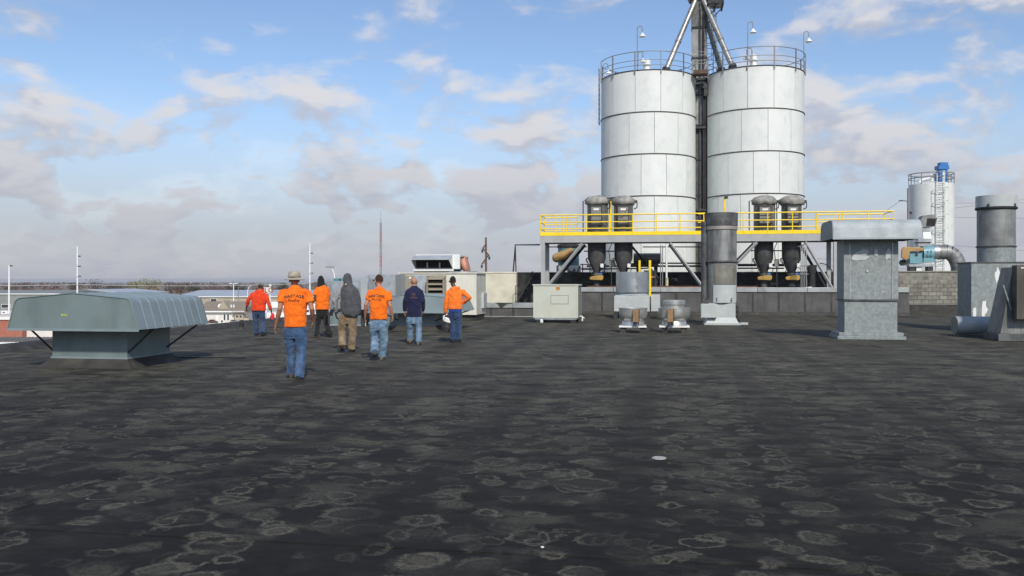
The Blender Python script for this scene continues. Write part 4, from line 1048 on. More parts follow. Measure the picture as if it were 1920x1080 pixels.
mb = MB(); mb.add([(-.80,-.74,.26),(-.74,-.74,z6(568)),(-.72,-.70,z6(568)),(-.78,-.70,.26),(-.80,-.5,.26),(-.74,-.5,z6(568)),(-.72,-.5,z6(568)),(-.78,-.5,.26)], [(0,1,2,3),(4,7,6,5),(0,4,5,1),(1,5,6,2),(2,6,7,3),(3,7,4,0)]); mb.build('cover_flange', M['pale_paint'], dr)
for i in range(4):
    mb = MB(); mb.box((.58, -.3+.02*i, .16+i*.17), (.10, .12, .07)); mb.build('latch', M['dark_steel'], t)
mb = MB(); mb.bx(.62, .98, -.35, -.1, .01, .09); mb.build('skid_end', M['pale_paint'], t)
mb = MB(); mb.tube([(.5,-.4,z6(570)),(.62,-.42,z6(585)),(.55,-.45,.3),(.7,-.4,.12)], .025, 6); mb.build('cable', M['rubber'], t)

# ---- curved-hood intake vent
D7 = 25.2; kx = D7/F
p = at(1633, 637, D7)
t = thing('hooded_vent', 'weathered galvanised shaft vent with a wide rounded hood', 'roof vent', (p.x, p.y, 0))
def z7(py, D=D7): return CAMH+(HZ-py)/F*D
dv = .98; hw = .735
mb = MB(); mb.bx(-hw-.19, hw+.19, -.10, dv+.2, .004, .10); mb.build('base_flange', M['galv_patch'], t, .012)
mb = MB(); mb.bx(-hw-.14, hw+.14, -.05, dv+.15, .102, .20); mb.build('base_curb', M['galv_patch'], t, .01)
zj = z7(563)
mb = MB(); mb.bx(-hw+.02, hw-.02, .02, dv, .201, zj); mb.build('lower_shaft', M['galv_patch'], t, .008)
mb = MB(); mb.bx(-hw, hw, 0, dv+.02, zj+.02, z7(446)+.1); up = mb.build('upper_shaft', M['galv_patch'], t, .008)
mb = MB(); mb.bx(-hw-.03, hw+.03, -.03, dv+.05, zj-.012, zj+.018); mb.build('joint_lip', M['stack_dark'], t)
for x_ in (-hw+.0, hw-.16): mb = MB(); mb.bx(x_, x_+.16, -.012, -.001, zj+.03, z7(455)); mb.build('corner_panel', M['galv_patch'], up)
for x_ in (-hw+.15, hw-.17): mb = MB(); mb.bx(x_, x_+.025, -.022, -.012, zj+.03, z7(455)); mb.build('seam', M['galv'], up)
# flaking paint patches
def flake(cx_, cz, sx, sz, seed):
    rn = random.Random(seed); n_ = 13
    poly = [(cx_+sx*math.cos(2*PI*i/n_)*(.55+.6*rn.random()), cz+sz*math.sin(2*PI*i/n_)*(.55+.6*rn.random())) for i in range(n_)]
    m_ = MB(); m_.prism(poly, -.0135-.0012*seed, -.0125, 'y'); m_.build('flaked_coating', M['pale_paint'], up)
flake(-.30, 2.36, .24, .17, 2); flake(.13, 2.48, .07, .12, 4); flake(.46, 2.42, .11, .20, 7); flake(-.18, 2.50, .16, .10, 9); flake(-.1, 1.95, .05, .04, 12)
# hood: rounded trough along x
zb = z7(446, 24.6); zt = z7(411, 25.2)
hL, hR = -1.13, 1.26; yf, ybk = -.50, 1.42
prof = [(yf, zb)]
for i in range(7):
    q = R(175-i*14); prof.append((yf+.36+.32*math.cos(q), zt-.29+.26*math.sin(q)))
for i in range(7):
    q = R(91-i*14); prof.append((ybk-.36+.32*math.cos(q), zt-.29+.26*math.sin(q)))
prof.append((ybk, zb))
mb = MB(); mb.prism(prof, hL+.02, hR-.02, 'x'); mb.build('hood', M['galv_hood'], t, .01)
for x_ in (hL, hR-.018): mb = MB(); mb.prism(prof, x_, x_+.018, 'x'); mb.build('end_cap', M['galv_patch'], t)
mb = MB(); mb.bx(hL+.03, hR-.03, yf+.03, ybk-.03, zb-.015, zb-.002); mb.build('soffit', M['dark_void'], t)
mb = MB(); mb.bx(hL, hR, yf-.012, yf+.0, zb-.03, zb+.02); mb.build('front_lip', M['galv_hood'], t)

# ---- square plenum with stack, right
D8 = 29.0; kx = D8/F
p = at(1821, 622, D8)
t = thing('plenum_stack', 'galvanised square plenum with a round sooty stack and pale rain collar', 'exhaust stack', (p.x, p.y, 0))
def z8(py, D=D8): return CAMH+(HZ-py)/F*D
mb = MB(); mb.bx(0, 2.25, 0, 1.35, .002, z8(493)); bx8 = mb.build('plenum', M['galv_patch'], t, .012)
mb = MB(); mb.bx(-.03, 2.28, -.03, 1.38, z8(493)+.001, z8(491)); mb.build('top_lip', M['stack_dark'], t)
def flake8(cx_, cz, sx, sz, seed):
    rn = random.Random(seed); n_ = 12
    poly = [(cx_+sx*math.cos(2*PI*i/n_)*(.5+.6*rn.random()), cz+sz*math.sin(2*PI*i/n_)*(.5+.6*rn.random())) for i in range(n_)]
    m_ = MB(); m_.prism(poly, -.006, -.001, 'y'); m_.build('white_stain', M['white'], bx8)
for q in ((.80,1.85,.09,.30,1), (.40,.75,.10,.36,2), (.80,.72,.10,.38,3), (.1,.62,.06,.22,5)): flake8(*q)
sxc = (1877-1821)*kx*1.02; r = 33*kx
mb = MB(); mb.lathe([(r, z8(491)), (r, z8(463))], 40, (sxc, .68, 0)); mb.build('lower_pipe', M['galv_patch'], t)
mb = MB(); mb.lathe([(r, z8(461)), (r, z8(392)), (r*.9, z8(390))], 40, (sxc, .68, 0)); mb.build('upper_pipe', M['stack'], t)
mb = MB(); mb.lathe([(r*1.03, z8(463)), (r*1.06, z8(462.5)), (r*1.06, z8(460.5)), (r*1.02, z8(460))], 40, (sxc, .68, 0)); mb.build('joint_ring', M['stack_dark'], t)
mb = MB(); mb.lathe([(r*1.08, z8(391)), (r*1.10, z8(390)), (r*1.10, z8(387)), (r*1.04, z8(386))], 40, (sxc, .68, 0)); mb.build('dark_ring', M['dark_steel'], t)
mb = MB(); mb.lathe([(r*1.07, z8(388)), (r*1.07, z8(365)), (r*1.03, z8(365)), (r*1.0, z8(375)), (.03, z8(376))], 40, (sxc, .68, 0)); mb.build('rain_collar', M['pale_paint'], t)
for q in (-130, -50): mb = MB(); mb.box((sxc+r*1.085*math.cos(R(q)), .68+r*1.085*math.sin(R(q)), z8(385)), (.05,.05,.12), R(q)); mb.build('clip', M['dark_steel'], t)

# ---- low rounded cowl lying on the roof
D9 = 26.9; kx = D9/F
p = at(1791, 630, D9)
t = thing('barrel_cowl', 'low half-round galvanised cowl lying on the roof beside the plenum', 'roof vent', (p.x, p.y, 0))
h9 = 36*kx
prof = [(.34*math.cos(R(a_)), .05+h9*.47+h9*.47*math.sin(R(a_))) for a_ in range(250, -71, -16)]
mb = MB(); mb.loft([[Vector((x_, y_, z_)) for y_, z_ in prof] for x_ in (0, 2.0)]); mb.build('barrel', M['galv_hood'], t)
mb = MB(); mb.prism([(x*1.02, z_*1.01) for x, z_ in prof], -.025, -.001, 'x'); mb.build('end_cap', M['galv_patch'], t)
mb = MB(); mb.bx(-.06, 2.05, -.40, .40, .003, .045); mb.build('base_plate', M['stack_dark'], t)

# ---- tapered ventilator at the right edge; its shade is put into dark steel
D10 = 24.5; kx = D10/F
p = at(1872, 640, D10)
t = thing('tapered_vent', 'shade-darkened tapered duct base with a brown upright box beside the plenum', 'roof vent', (p.x, p.y, 0))
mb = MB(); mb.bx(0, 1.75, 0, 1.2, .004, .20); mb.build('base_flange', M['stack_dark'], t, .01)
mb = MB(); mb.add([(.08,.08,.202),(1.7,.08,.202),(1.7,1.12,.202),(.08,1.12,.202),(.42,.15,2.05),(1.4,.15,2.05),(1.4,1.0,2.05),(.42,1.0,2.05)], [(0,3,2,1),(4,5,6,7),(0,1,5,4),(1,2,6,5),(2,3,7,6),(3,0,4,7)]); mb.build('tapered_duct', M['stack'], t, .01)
mb = MB(); mb.bx(.38, 1.45, -.24, .10, .62, 2.10); bx_ = mb.build('upright_box', pm('brown_weathered_steel', (.085,.078,.065), .7, .1, .2, 2, dirt=(.04,.038,.034), dirt_amt=.6, streak=.5), t, .01)
mb = MB(); mb.tube([(.48,-.245,2.02),(.56,-.245,2.02)], .02, 6); mb.build('tag', M['white_print'], bx_)
mb = MB(); mb.tube([(.14,.06,1.55),(.36,.06,.85)], .025, 6); mb.build('strut', M['galv_patch'], t)

# ---- blower with elbow on the block wall
Y11 = YR+.9; zb11 = zt2+.02
def X11(px): return XY(px, Y11)
def z11(py): return ZY(1740, py, Y11)
ox = X11(1738)
t = thing('blower', 'light blue centrifugal blower with ochre guard and grey elbow duct on the block wall', 'blower', (ox, Y11, zb11-.02))
zo = zb11-.02
def lx(px): return X11(px)-ox
def lz(py): return z11(py)-zo
mb = MB(); mb.bx(-2.2, 2.8, -.9, .9, -.5, -.02); mb.build('plinth', M['block'], t)
mb = MB(); mb.bx(lx(1702), lx(1748), -.35, .35, lz(500), lz(496)); mb.build('skid', M['galv'], t)
for px_ in (1708, 1742): mb = MB(); mb.bx(lx(px_)-.14, lx(px_)+.14, -.3, .3, -.018, lz(500)-.003); mb.build('foot', M['dark_steel'], t)
mb = MB(); mb.bx(lx(1716), lx(1726), -.25, .25, -.018, lz(500)-.003); mb.build('foot', M['white'], t)
mb = MB(); mb.bx(lx(1703), lx(1727), -.33, .33, lz(494), lz(472)); bb = mb.build('bearing_box', M['teal_light'], t, .012)
mb = MB(); mb.tube([(lx(1715),-.345,lz(478)),(lx(1715),-.332,lz(478))], .09, 14); mb.build('port', M['dark_steel'], bb)
mb = MB(); mb.tube([(lx(1728),0,lz(475)),(lx(1748),0,lz(475))], (lz(455)-lz(487))/2*1.0, 24); vol = mb.build('volute', M['teal_light'], t)
mb = MB(); mb.bx(lx(1728), lx(1748), -.40, .40, lz(492), lz(470)); mb.build('volute_base', M['teal_light'], t)
for i in range(4):
    mb = MB(); mb.box((lx(1738+((i%2)-.5)*6), -.0-(lz(455)-lz(487))/2-.01, lz(472+(i//2)*7)), (.08,.03,.10)); mb.build('stiffener', M['teal'], vol)
mb = MB(); mb.prism([(lx(1687)-.02, lz(482)), (lx(1687), lz(468)), (lx(1691), lz(463)), (lx(1727), lz(465)), (lx(1727), lz(471)), (lx(1702), lz(472)), (lx(1700), lz(486)), (lx(1690), lz(486))], -.50, -.30, 'y'); mb.build('belt_guard', M['orange_guard'], t, .03)
mb = MB(); mb.tube([(lx(1694),-.2,lz(492)),(lx(1694),.3,lz(492))], .18, 12); mb.build('motor', M['dark_steel'], t)
# discharge going up with a hooded mouth
mb = MB(); mb.bx(lx(1719), lx(1741), -.32, .32, lz(462), lz(448)); mb.frustum((.40,.34), (.28,.28), lz(448), lz(436), ((lx(1719)+lx(1741))/2, 0), ((lx(1724)+lx(1741))/2, 0)); mb.bx(lx(1726), lx(1741), -.28, .28, lz(436), lz(426)); dk = mb.build('discharge_duct', M['galv'], t)
mb = MB(); mb.prism([(lx(1722), lz(416)), (lx(1727), lz(405)), (lx(1740), lz(403)), (lx(1748), lz(403)), (lx(1754), lz(411)), (lx(1750), lz(425)), (lx(1726), lz(427))], -.36, .36, 'y'); mb.build('discharge_hood', M['stack'], t, .01)
mb = MB(); mb.prism([(lx(1735), lz(410)), (lx(1752), lz(411)), (lx(1749), lz(424)), (lx(1733), lz(425))], -.372, -.362, 'y'); mb.build('hood_mouth', M['dark_void'], t)
mb = MB(); mb.bx(lx(1719)-.04, lx(1741)+.04, -.36, .36, lz(455)-.03, lz(455)+.03); mb.build('duct_flange', M['dark_steel'], t)
# elbow
rE = (lz(459)-lz(486))/2
cxE, czE = lx(1773), lz(508)
RE = lz(472.5)-czE
pts = [(lx(1749), 0, lz(472.5)), (lx(1760), 0, lz(472.5))]
for i in range(0, 7):
    q = R(90-i*15); pts.append((cxE+(lx(1798)-cxE)*math.cos(q), 0, czE+RE*math.sin(q)))
pts.append((lx(1798), 0, -.01))
for i in range(len(pts)-1):
    a = Vector(pts[i]); b_ = Vector(pts[i+1])
    mb = MB(); mb.tube([a, b_], rE, 22); mb.build('duct_gore', M['stack'] if i else M['galv'], t)
    mb = MB(); d = (b_-a).normalized(); mb.tube([a-d*.025, a+d*.025], rE*1.045, 22); mb.build('gore_ring', M['rail_grey'], t)
mb = MB(); mb.lathe([(rE*1.12,-.018),(rE*1.12,.08)], 22, (lx(1798),0,0)); mb.build('floor_collar', M['stack'], t)

# ---- far white tank with ladder
D12 = 105.0; kx = D12/F
p = at(1746, HZ, D12); p.z = ZG
t = thing('storage_tank', 'distant slim white tank with a ladder and a blue filter on top', 'tank', p)
def z12(py): return CAMH+(HZ-py)/F*D12-ZG
r = 39*kx
mb = MB(); mb.lathe([(r, 0), (r, z12(347)), (r*.98, z12(346)), (.05, z12(338))], 56); mb.build('shell', M['silo'], t)
tc_ = math.atan2(-p.y, -p.x)
for hz_ in (335, 327):
    mb = MB(); mb.tube([(r*math.cos(2*PI*j/48), r*math.sin(2*PI*j/48), z12(hz_)) for j in range(48)], .055, 6, close=True); mb.build('guard_rail', M['rail_grey'], t)
for j in range(10):
    q = tc_+2*PI*j/10+.2; mb = MB(); mb.tube([(r*math.cos(q), r*math.sin(q), z12(347)), (r*math.cos(q), r*math.sin(q), z12(327))], .05, 6); mb.build('rail_post', M['rail_grey'], t)
q = tc_+math.asin(.37); rv = Vector((math.cos(q), math.sin(q), 0)); tv = Vector((-math.sin(q), math.cos(q), 0))
def LP(u, o_, z_): w_ = rv*(r+o_)+tv*u; return Vector((w_.x, w_.y, z_))
mb = MB()
for u in (-.42, .42): mb.tube([LP(u, .25, 0), LP(u, .25, z12(330))], .05, 6)
lad = mb.build('ladder', M['white'], t)
z_ = z12(505)
while z_ < z12(335):
    mb = MB(); mb.tube([LP(-.42,.25,z_), LP(.42,.25,z_)], .035, 5); mb.build('rung', M['rail_grey'], lad); z_ += .55
cg = MB()
for py in (356, 380, 405, 430, 455, 480):
    cg.tube([LP(-.62,.2,z12(py)), LP(-.7,.6,z12(py)), LP(0,1.0,z12(py)), LP(.7,.6,z12(py)), LP(.62,.2,z12(py))], .045, 5)
for u in (-.66, -.3, .3, .66): cg.tube([LP(u,.7+.3*(1-abs(u)/.7),z12(350)), LP(u,.7+.3*(1-abs(u)/.7),z12(485))], .022, 5)
cg.build('ladder_cage', M['white'], t)
bp = at(1766, HZ, D12-r*.55)-p
mb = MB(); mb.box((bp.x, bp.y, (z12(346)+z12(322))/2), (15*kx, .9, z12(322)-z12(346)), YAW); ft = mb.build('blue_filter', M['blue_machine'], t, .03)
mb = MB(); mb.box((bp.x-.0, bp.y, (z12(321)+z12(314))/2), (19*kx, 1.1, z12(314)-z12(321)), YAW); mb.box((bp.x+.1, bp.y, (z12(313.5)+z12(308))/2), (14*kx, .8, z12(308)-z12(313.5)), YAW); mb.build('filter_head', M['blue_machine'], ft)
mb = MB(); mb.box((bp.x+.05, bp.y-.5, (z12(344)+z12(324))/2), (.30, .1, z12(324)-z12(344)), YAW); mb.build('white_stripe', M['white'], ft)
vp = at(1749, HZ, D12-r*.2)-p
mb = MB(); mb.lathe([(.32, z12(346)), (.32, z12(331)), (.45, z12(330)), (.3, z12(327))], 14, (vp.x, vp.y, 0)); mb.build('roof_vent', M['white'], t)
mb = MB(); a_ = at(1722, HZ, D12-r*.2)-p; mb.tube([(a_.x, a_.y, z12(345)), (a_.x+.3, a_.y, z12(339)), (vp.x-.5, vp.y, z12(335)), (vp.x-.2, vp.y, z12(334))], .14, 8); mb.build('fill_pipe', M['white'], t)

# ---- small things lying about
p = gnd(453, 618); t = thing('vent_pipe', 'short black vent pipe standing by the roof edge', 'pipe', (p.x, p.y, 0))
mb = MB(); mb.lathe([(.075,0),(.075,.25),(.06,.25),(.06,.10),(.01,.10)], 14); mb.build('pipe', M['rubber'], t); mb = MB(); mb.lathe([(.16,.003),(.13,.03),(.08,.08),(.076,.08)], 14); mb.build('boot', M['curb'], t)
def debris(px, py, sx, sy, sz, mat, name, lab, cat, rz=0):
    p = gnd(px, py); mb = MB()
    n_ = 9; rn = random.Random(int(px)); poly = [(sx*math.cos(2*PI*i/n_)*(.7+.4*rn.random()), sy*math.sin(2*PI*i/n_)*(.7+.4*rn.random())) for i in range(n_)]
    mb.prism(poly, .005, .005+sz, 'z'); o = mb.build(name, mat, loc=(p.x, p.y, 0)); o.rotation_euler = (0,0,rz); tag(o, lab, cat)
debris(1235, 861, .065, .055, .014, M['grey_scrap'], 'scrap_piece', 'small pale scrap lying on the open black membrane', 'scrap')
debris(1330, 922, .05, .045, .006, M['rubber'], 'membrane_plug', 'small round black plug in a dusty ring on the roof', 'plug')
debris(1017, 1028, .012, .012, .006, M['white'], 'pebble', 'tiny white pebble on the black roof membrane', 'pebble')
debris(1322, 623, .22, .05, .02, M['rubber'], 'membrane_scrap', 'dark membrane scrap on the roof beside the aluminium fans', 'scrap')
debris(1557, 588, .30, .16, .05, M['rubber'], 'membrane_scrap', 'dark crumpled scrap lying by the tall parapet', 'scrap')
# ================================================================== the town beyond the roof
def gD(py): return F*(CAMH-ZG)/(py-HZ)
M['lot'] = pm('pale_concrete_lot', (.60,.57,.51), .9, 0, .10, .05, dirt=(.33,.31,.27), dirt_amt=.5, dirt_scale=.08)
M['grass'] = pm('autumn_grass', (.17,.16,.06), .95, 0, .25, .2)
def lot(px0, px1, py0, py1, mat, name, dz=.0):
    a, b_, c_, d_ = [at(q, w_, gD(w_)) for q, w_ in ((px0, py0), (px1, py0), (px1, py1), (px0, py1))]
    mb = MB(); vs = [(p.x, p.y, ZG+dz) for p in (a, b_, c_, d_)]
    mb.add(vs, [(0,1,2,3)]); return tag(mb.build(name, mat), kind='structure')
lot(-400, 900, 720, 566, M['lot'], 'parking_lot', .0)
lot(358, 402, 617, 611, M['grass'], 'grass_strip', .03)
lot(-300, 130, 596, 588, M['ware_roof'], 'road', .03)
def bldg(name, label, px0, px1, D, ybase, depth, wall_h, roof_h, wm, rm, over=.4, ridge='x', cat='building', windows=(), rz=YAW, seams=0, doors=()):
    a = at(px0, HZ, D); b_ = at(px1, HZ, D)
    W = (b_-a).length
    z0 = ZG
    t = thing(name, label, cat, (a.x, a.y, z0), rz)
    mb = MB(); mb.bx(0, W, 0, depth, 0, wall_h); wl_ = mb.build('wall', wm, t)
    mb = MB()
    if ridge == 'x':
        mb.prism([(-over, wall_h-.02), (depth+over, wall_h-.02), (depth+over, wall_h+.18), (depth/2, wall_h+roof_h+.18), (-over, wall_h+.18)], -over, W+over, 'x')
    elif ridge == 'flat':
        mb.bx(-over, W+over, -over, depth+over, wall_h+.001, wall_h+roof_h)
    else:
        mb.prism([(-over, wall_h-.02), (W+over, wall_h-.02), (W+over, wall_h+.18), (W/2, wall_h+roof_h+.18), (-over, wall_h+.18)], -over, depth+over, 'y')
    rf = mb.build('roof', rm, t)
    mb = MB(); mb.bx(-over-.03, W+over+.03, -over-.08, -over-.005, wall_h-.1, wall_h+.22); mb.build('fascia', M['white'], t)
    for i in range(seams):
        x = -over+(W+2*over)*(i+.5)/seams
        mb = MB(); mb.add([(x-.04,-over,wall_h+.20),(x+.04,-over,wall_h+.20),(x+.04,depth/2,wall_h+roof_h+.20),(x-.04,depth/2,wall_h+roof_h+.20),(x-.04,-over,wall_h+.27),(x+.04,-over,wall_h+.27),(x+.04,depth/2,wall_h+roof_h+.27),(x-.04,depth/2,wall_h+roof_h+.27)], [(0,3,2,1),(4,5,6,7),(0,1,5,4),(1,2,6,5),(2,3,7,6),(3,0,4,7)])
        mb.build('seam', rm, rf)
    for (u0, u1, v0, v1) in windows:
        mb = MB(); mb.bx(W*u0-.12, W*u1+.12, -.06, .02, wall_h*v0-.12, wall_h*v1+.12); f_ = mb.build('window', M['white'], t)
        mb = MB(); mb.bx(W*u0, W*u1, -.075, -.055, wall_h*v0, wall_h*v1); mb.build('pane', M['glass_dark'], f_)
    for (u0, u1, v1, mat) in doors:
        mb = MB(); mb.bx(W*u0, W*u1, -.05, .02, .02, wall_h*v1); mb.build('door', mat, t)
    return t, W
# near left: brown-grey standing seam roof
D = 58.0
a = at(-60, HZ, D)
hgt = CAMH-119*D/F-ZG
bldg('low_building', 'low building with brown standing-seam roof and white fascia below the roof edge', -80, 150, D, 0, 5.0, hgt, .12, M['stucco'], M['seam_roof'], .3, 'x', seams=34)
# brick block and white annex behind it
D = 112.0
t, W = bldg('brick_building', 'red brick building with a white parapet and brown door', -70, 42, D, 0, 10, CAMH-70*D/F-ZG, .3, M['brick'], M['lot'], .1, 'flat', doors=((.745,.96,.60,M['tan_roof']), (.40,.62,.60,M['white'])))
t, W = bldg('annex', 'plain white annex building beside the brick building', 42.5, 120, D+1, 0, 8, CAMH-89*D/F-ZG, .25, M['stucco'], M['stucco'], .05, 'flat')
# long grey-green warehouse
bldg('warehouse', 'long grey-green warehouse with shallow roof beyond the parking lot', -160, 112, 330, 0, 40, 6.0, 1.2, M['ware_wall'], M['ware_wall'], .4, 'x', windows=((.60,.66,.15,.35),(.70,.76,.15,.35),(.80,.86,.15,.35)))
bldg('warehouse', 'white metal roofed warehouse half hidden behind the ribbed relief hood', 98, 240, 380, 0, 45, 5.6, 1.6, M['stucco'], M['ware_roof'], .5, 'y')
bldg('warehouse', 'broad tan warehouse with pale blue metal roof behind the shingled house', 330, 640, 370, 0, 60, 4.3, 2.4, M['tan_wall'], M['ware_roof'], .6, 'x', windows=((.21,.245,.35,.8),(.58,.64,.2,.55),(.66,.70,.2,.55)))
# shingled tan house with white front
t, W = bldg('house', 'tan shingled single-storey house with white front and small gable', 372, 454, 228, 0, 18, 2.9, 2.3, M['stucco'], M['tan_roof'], .8, 'x', windows=((.58,.62,.25,.78),(.66,.70,.25,.78),(.52,.56,.05,.25)), doors=((.40,.46,.7,M['white']),))
mb = MB(); mb.prism([(W*.40, 3.6), (W*.66, 3.6), (W*.53, 5.7)], 1.2, 6.5, 'y'); g_ = mb.build('gable', M['tan_wall'], t)
mb = MB(); mb.lathe([(.05,-.1),(.55,.05),(.62,.16),(.5,.12),(.05,.0)], 14, M=Matrix.Translation((W*.44,2.2,4.3)) @ Matrix.Rotation(R(75), 4, 'X')); mb.build('satellite_dish', M['white'], t)
for u in (.55, .68, .74): mb = MB(); mb.lathe([(.22,0),(.22,.6),(.3,.65),(.05,.8)], 10, (W*u, 2.5, 3.9)); mb.build('roof_vent', M['white'], t)
mb = MB(); mb.bx(W*.80, W*1.15, -1.5, 4, 2.7, 2.95); mb.build('porch_roof', M['tan_roof'], t)
# white trailers and sheds in the yard
def trailer(px0, px1, ytop, ybase, label, mat):
    D = gD(ybase); a = at(px0, HZ, D); b_ = at(px1, HZ, D); L = (b_-a).length; H = (ybase-ytop)/F*D
    t = thing('trailer', label, 'trailer', (a.x, a.y, ZG), YAW, 'white trailers parked in the yard')
    mb = MB(); mb.bx(0, L, 0, 2.5, H*.3, H); mb.build('box', mat, t, .05)
    mb = MB(); mb.bx(.1, L-.1, .2, 2.3, H*.24, H*.298); mb.build('chassis', M['dark_steel'], t)
    for u in (.12, .2, .80, .88):
        mb = MB(); mb.tube([(L*u, .05, .5), (L*u, .35, .5)], .5, 14); mb.build('wheel', M['rubber'], t)
    for u in (.25,.5,.75): mb = MB(); mb.bx(L*u-.04, L*u+.04, -.03, -.002, H*.32, H*.98); mb.build('rib', M['rail_grey'], t)
trailer(436, 512, 561, 575, 'white box trailer in the row nearest the tan warehouse', M['white'])
trailer(456, 500, 577, 590, 'white box trailer parked in the middle row of the yard', M['white'])
trailer(498, 545, 566, 582, 'white box trailer standing behind the man in the hat', M['white'])
trailer(500, 600, 586, 600, 'long white trailer lying closest to the roof edge', M['white'])
trailer(565, 620, 570, 586, 'white box trailer showing between two of the walking men', M['white'])
# yard fence of white rails
D = gD(596); a = at(456, HZ, D); b_ = at(530, HZ, D); L = (b_-a).length
t = thing('rail_fence', 'white rail fence along the edge of the yard', 'fence', (a.x, a.y, ZG), YAW)
for i in range(9): mb = MB(); mb.bx(L*i/8-.06, L*i/8+.06, -.06, .06, 0, 1.5); mb.build('post', M['white'], t)
for h_ in (.6, 1.0, 1.4): mb = MB(); mb.bx(0, L, -.04-.062, -.062, h_, h_+.14); mb.build('rail', M['white'], t)
# tractor unit
def wheel(parent, x, y, r, wd, rim=True):
    mb = MB(); mb.tube([(x, y, r), (x, y+wd, r)], r, 18); w_ = mb.build('wheel', M['rubber'], parent)
    mb = MB(); mb.tube([(x, y-.02, r), (x, y+.05, r)], r*.55, 12); mb.build('rim', M['chrome'], w_)
D = gD(606); p = at(431, HZ, D)
t = thing('truck_tractor', 'beige truck tractor parked in front of the shingled house', 'truck', (p.x, p.y, ZG), YAW)
k = D/F*36/6.4
mb = MB(); mb.bx(.2*k, 6.3*k, .5, 1.9, .75*k, 1.05*k); mb.build('chassis', M['dark_steel'], t)
mb = MB(); mb.prism([(1.6*k,1.05*k),(4.3*k,1.05*k),(4.3*k,2.6*k),(4.0*k,2.95*k),(2.0*k,2.95*k),(1.6*k,2.4*k)], .1, 2.4, 'y'); cb = mb.build('cab', M['truck_beige'], t, .06)
mb = MB(); mb.bx(2.0*k, 2.75*k, .075, .098, 1.9*k, 2.6*k); mb.build('window', M['glass_dark'], cb)
mb = MB(); mb.bx(3.2*k, 3.9*k, .075, .098, 1.9*k, 2.6*k); mb.build('window', M['glass_dark'], cb)
mb = MB(); mb.prism([(4.32*k,.95*k),(6.1*k,.85*k),(6.1*k,1.55*k),(4.32*k,1.8*k)], .35, 2.15, 'y'); mb.build('bonnet', M['truck_beige'], t, .06)
mb = MB(); mb.tube([(1.35*k,.3,1.0*k),(1.35*k,.3,3.3*k)], .09, 8); mb.build('exhaust_pipe', M['chrome'], t)
mb = MB(); mb.tube([(2.0*k,-.05,.75*k),(3.4*k,-.05,.75*k)], .3*k, 12); mb.build('fuel_tank', M['chrome'], t)
for x_ in (.6, 1.45, 5.5): wheel(t, x_*k, .05, .52*k, .35)
# cars
def car(px0, px1, ybase, label, mat, k_suv=1.0):
    D = gD(ybase); p = at(px0, HZ, D); L = (px1-px0)/F*D
    k = L/4.4
    t = thing('parked_car', label, 'car', (p.x, p.y, ZG), YAW)
    mb = MB(); mb.prism([(0,.35),(4.4,.35),(4.4,.80),(4.2,.92),(3.3,1.0),(1.0,1.0),(.1,.92),(0,.75)], .0, 1.7, 'y', Matrix.Scale(k, 4)); mb.build('body', mat, t, .05)
    mb = MB(); mb.prism([(.6,1.0),(3.4,1.0),(2.8,1.5),(1.1,1.5)], .12, 1.58, 'y', Matrix.Scale(k, 4)); cb = mb.build('cabin', M['glass_dark'], t, .04)
    mb = MB(); mb.bx(1.1*k, 2.8*k, .14*k, 1.56*k, 1.5*k, 1.54*k); mb.build('roof_panel', mat, cb)
    for x_ in (.85, 3.5): wheel(t, x_*k, -.02, .33*k, .22)
    for x_ in (4.38,): mb = MB(); mb.bx(x_*k, (x_+.04)*k, .15*k, .5*k, .65*k, .8*k); mb.build('headlight', M['white_print'], t)
car(388, 407, 606, 'dark red car parked beside the ribbed hood, by the white house front', M['car_red'])
car(3, 17, 591, 'dark blue car parked in front of the white van', M['car_dark'])
D = gD(592); p = at(2, HZ, D+4)
t = thing('delivery_van', 'white box van parked by the brick wall', 'van', (p.x, p.y, ZG), YAW)
k = D/F*16/5.5
mb = MB(); mb.bx(0, 4.0*k, 0, 2.2*k, .5*k, 2.9*k); mb.build('box', M['white'], t, .05)
mb = MB(); mb.prism([(4.02*k,.5*k),(5.5*k,.5*k),(5.5*k,1.3*k),(4.9*k,2.2*k),(4.02*k,2.3*k)], .1, 2.0*k, 'y'); mb.build('cab', M['white'], t, .05)
mb = MB(); mb.bx(1.0*k, 2.6*k, -.04, -.002, 1.5*k, 2.1*k); mb.build('side_window', M['glass_dark'], t)
for x_ in (1.0, 4.5): wheel(t, x_*k, -.02, .42*k, .25)

# sign
D = 250.0; p = at(502, HZ, D)
t = thing('roadside_sign', 'white pole sign with dark letters rising beside the red hooded man', 'sign', (p.x, p.y, ZG), YAW)
kz = D/F
def zs(py): return CAMH+(HZ-py)*kz-ZG
mb = MB(); mb.bx(-7.5*kz, 6.5*kz, -.15, .15, zs(550), zs(538.5)); bd = mb.build('board', M['stucco'], t, .03)
tm = text_mesh('PLO', 2.05, bold=.03); tm.materials.append(pm('brown_sign_letters', (.22,.06,.03), .6)); inst(tm, 'lettering', bd, (-.5*kz, -.17, zs(544.3)), (PI/2, 0, 0))
mb = MB(); mb.bx(4.0*kz-.2, 4.0*kz+.2, .16, .46, 0, zs(536)); mb.build('post', M['stucco'], t)
mb = MB(); mb.lathe([(.05,-.5),(.5,0),(.05,.5)], 8, (4.0*kz, .3, zs(535.5))); mb.build('finial', M['white'], t)

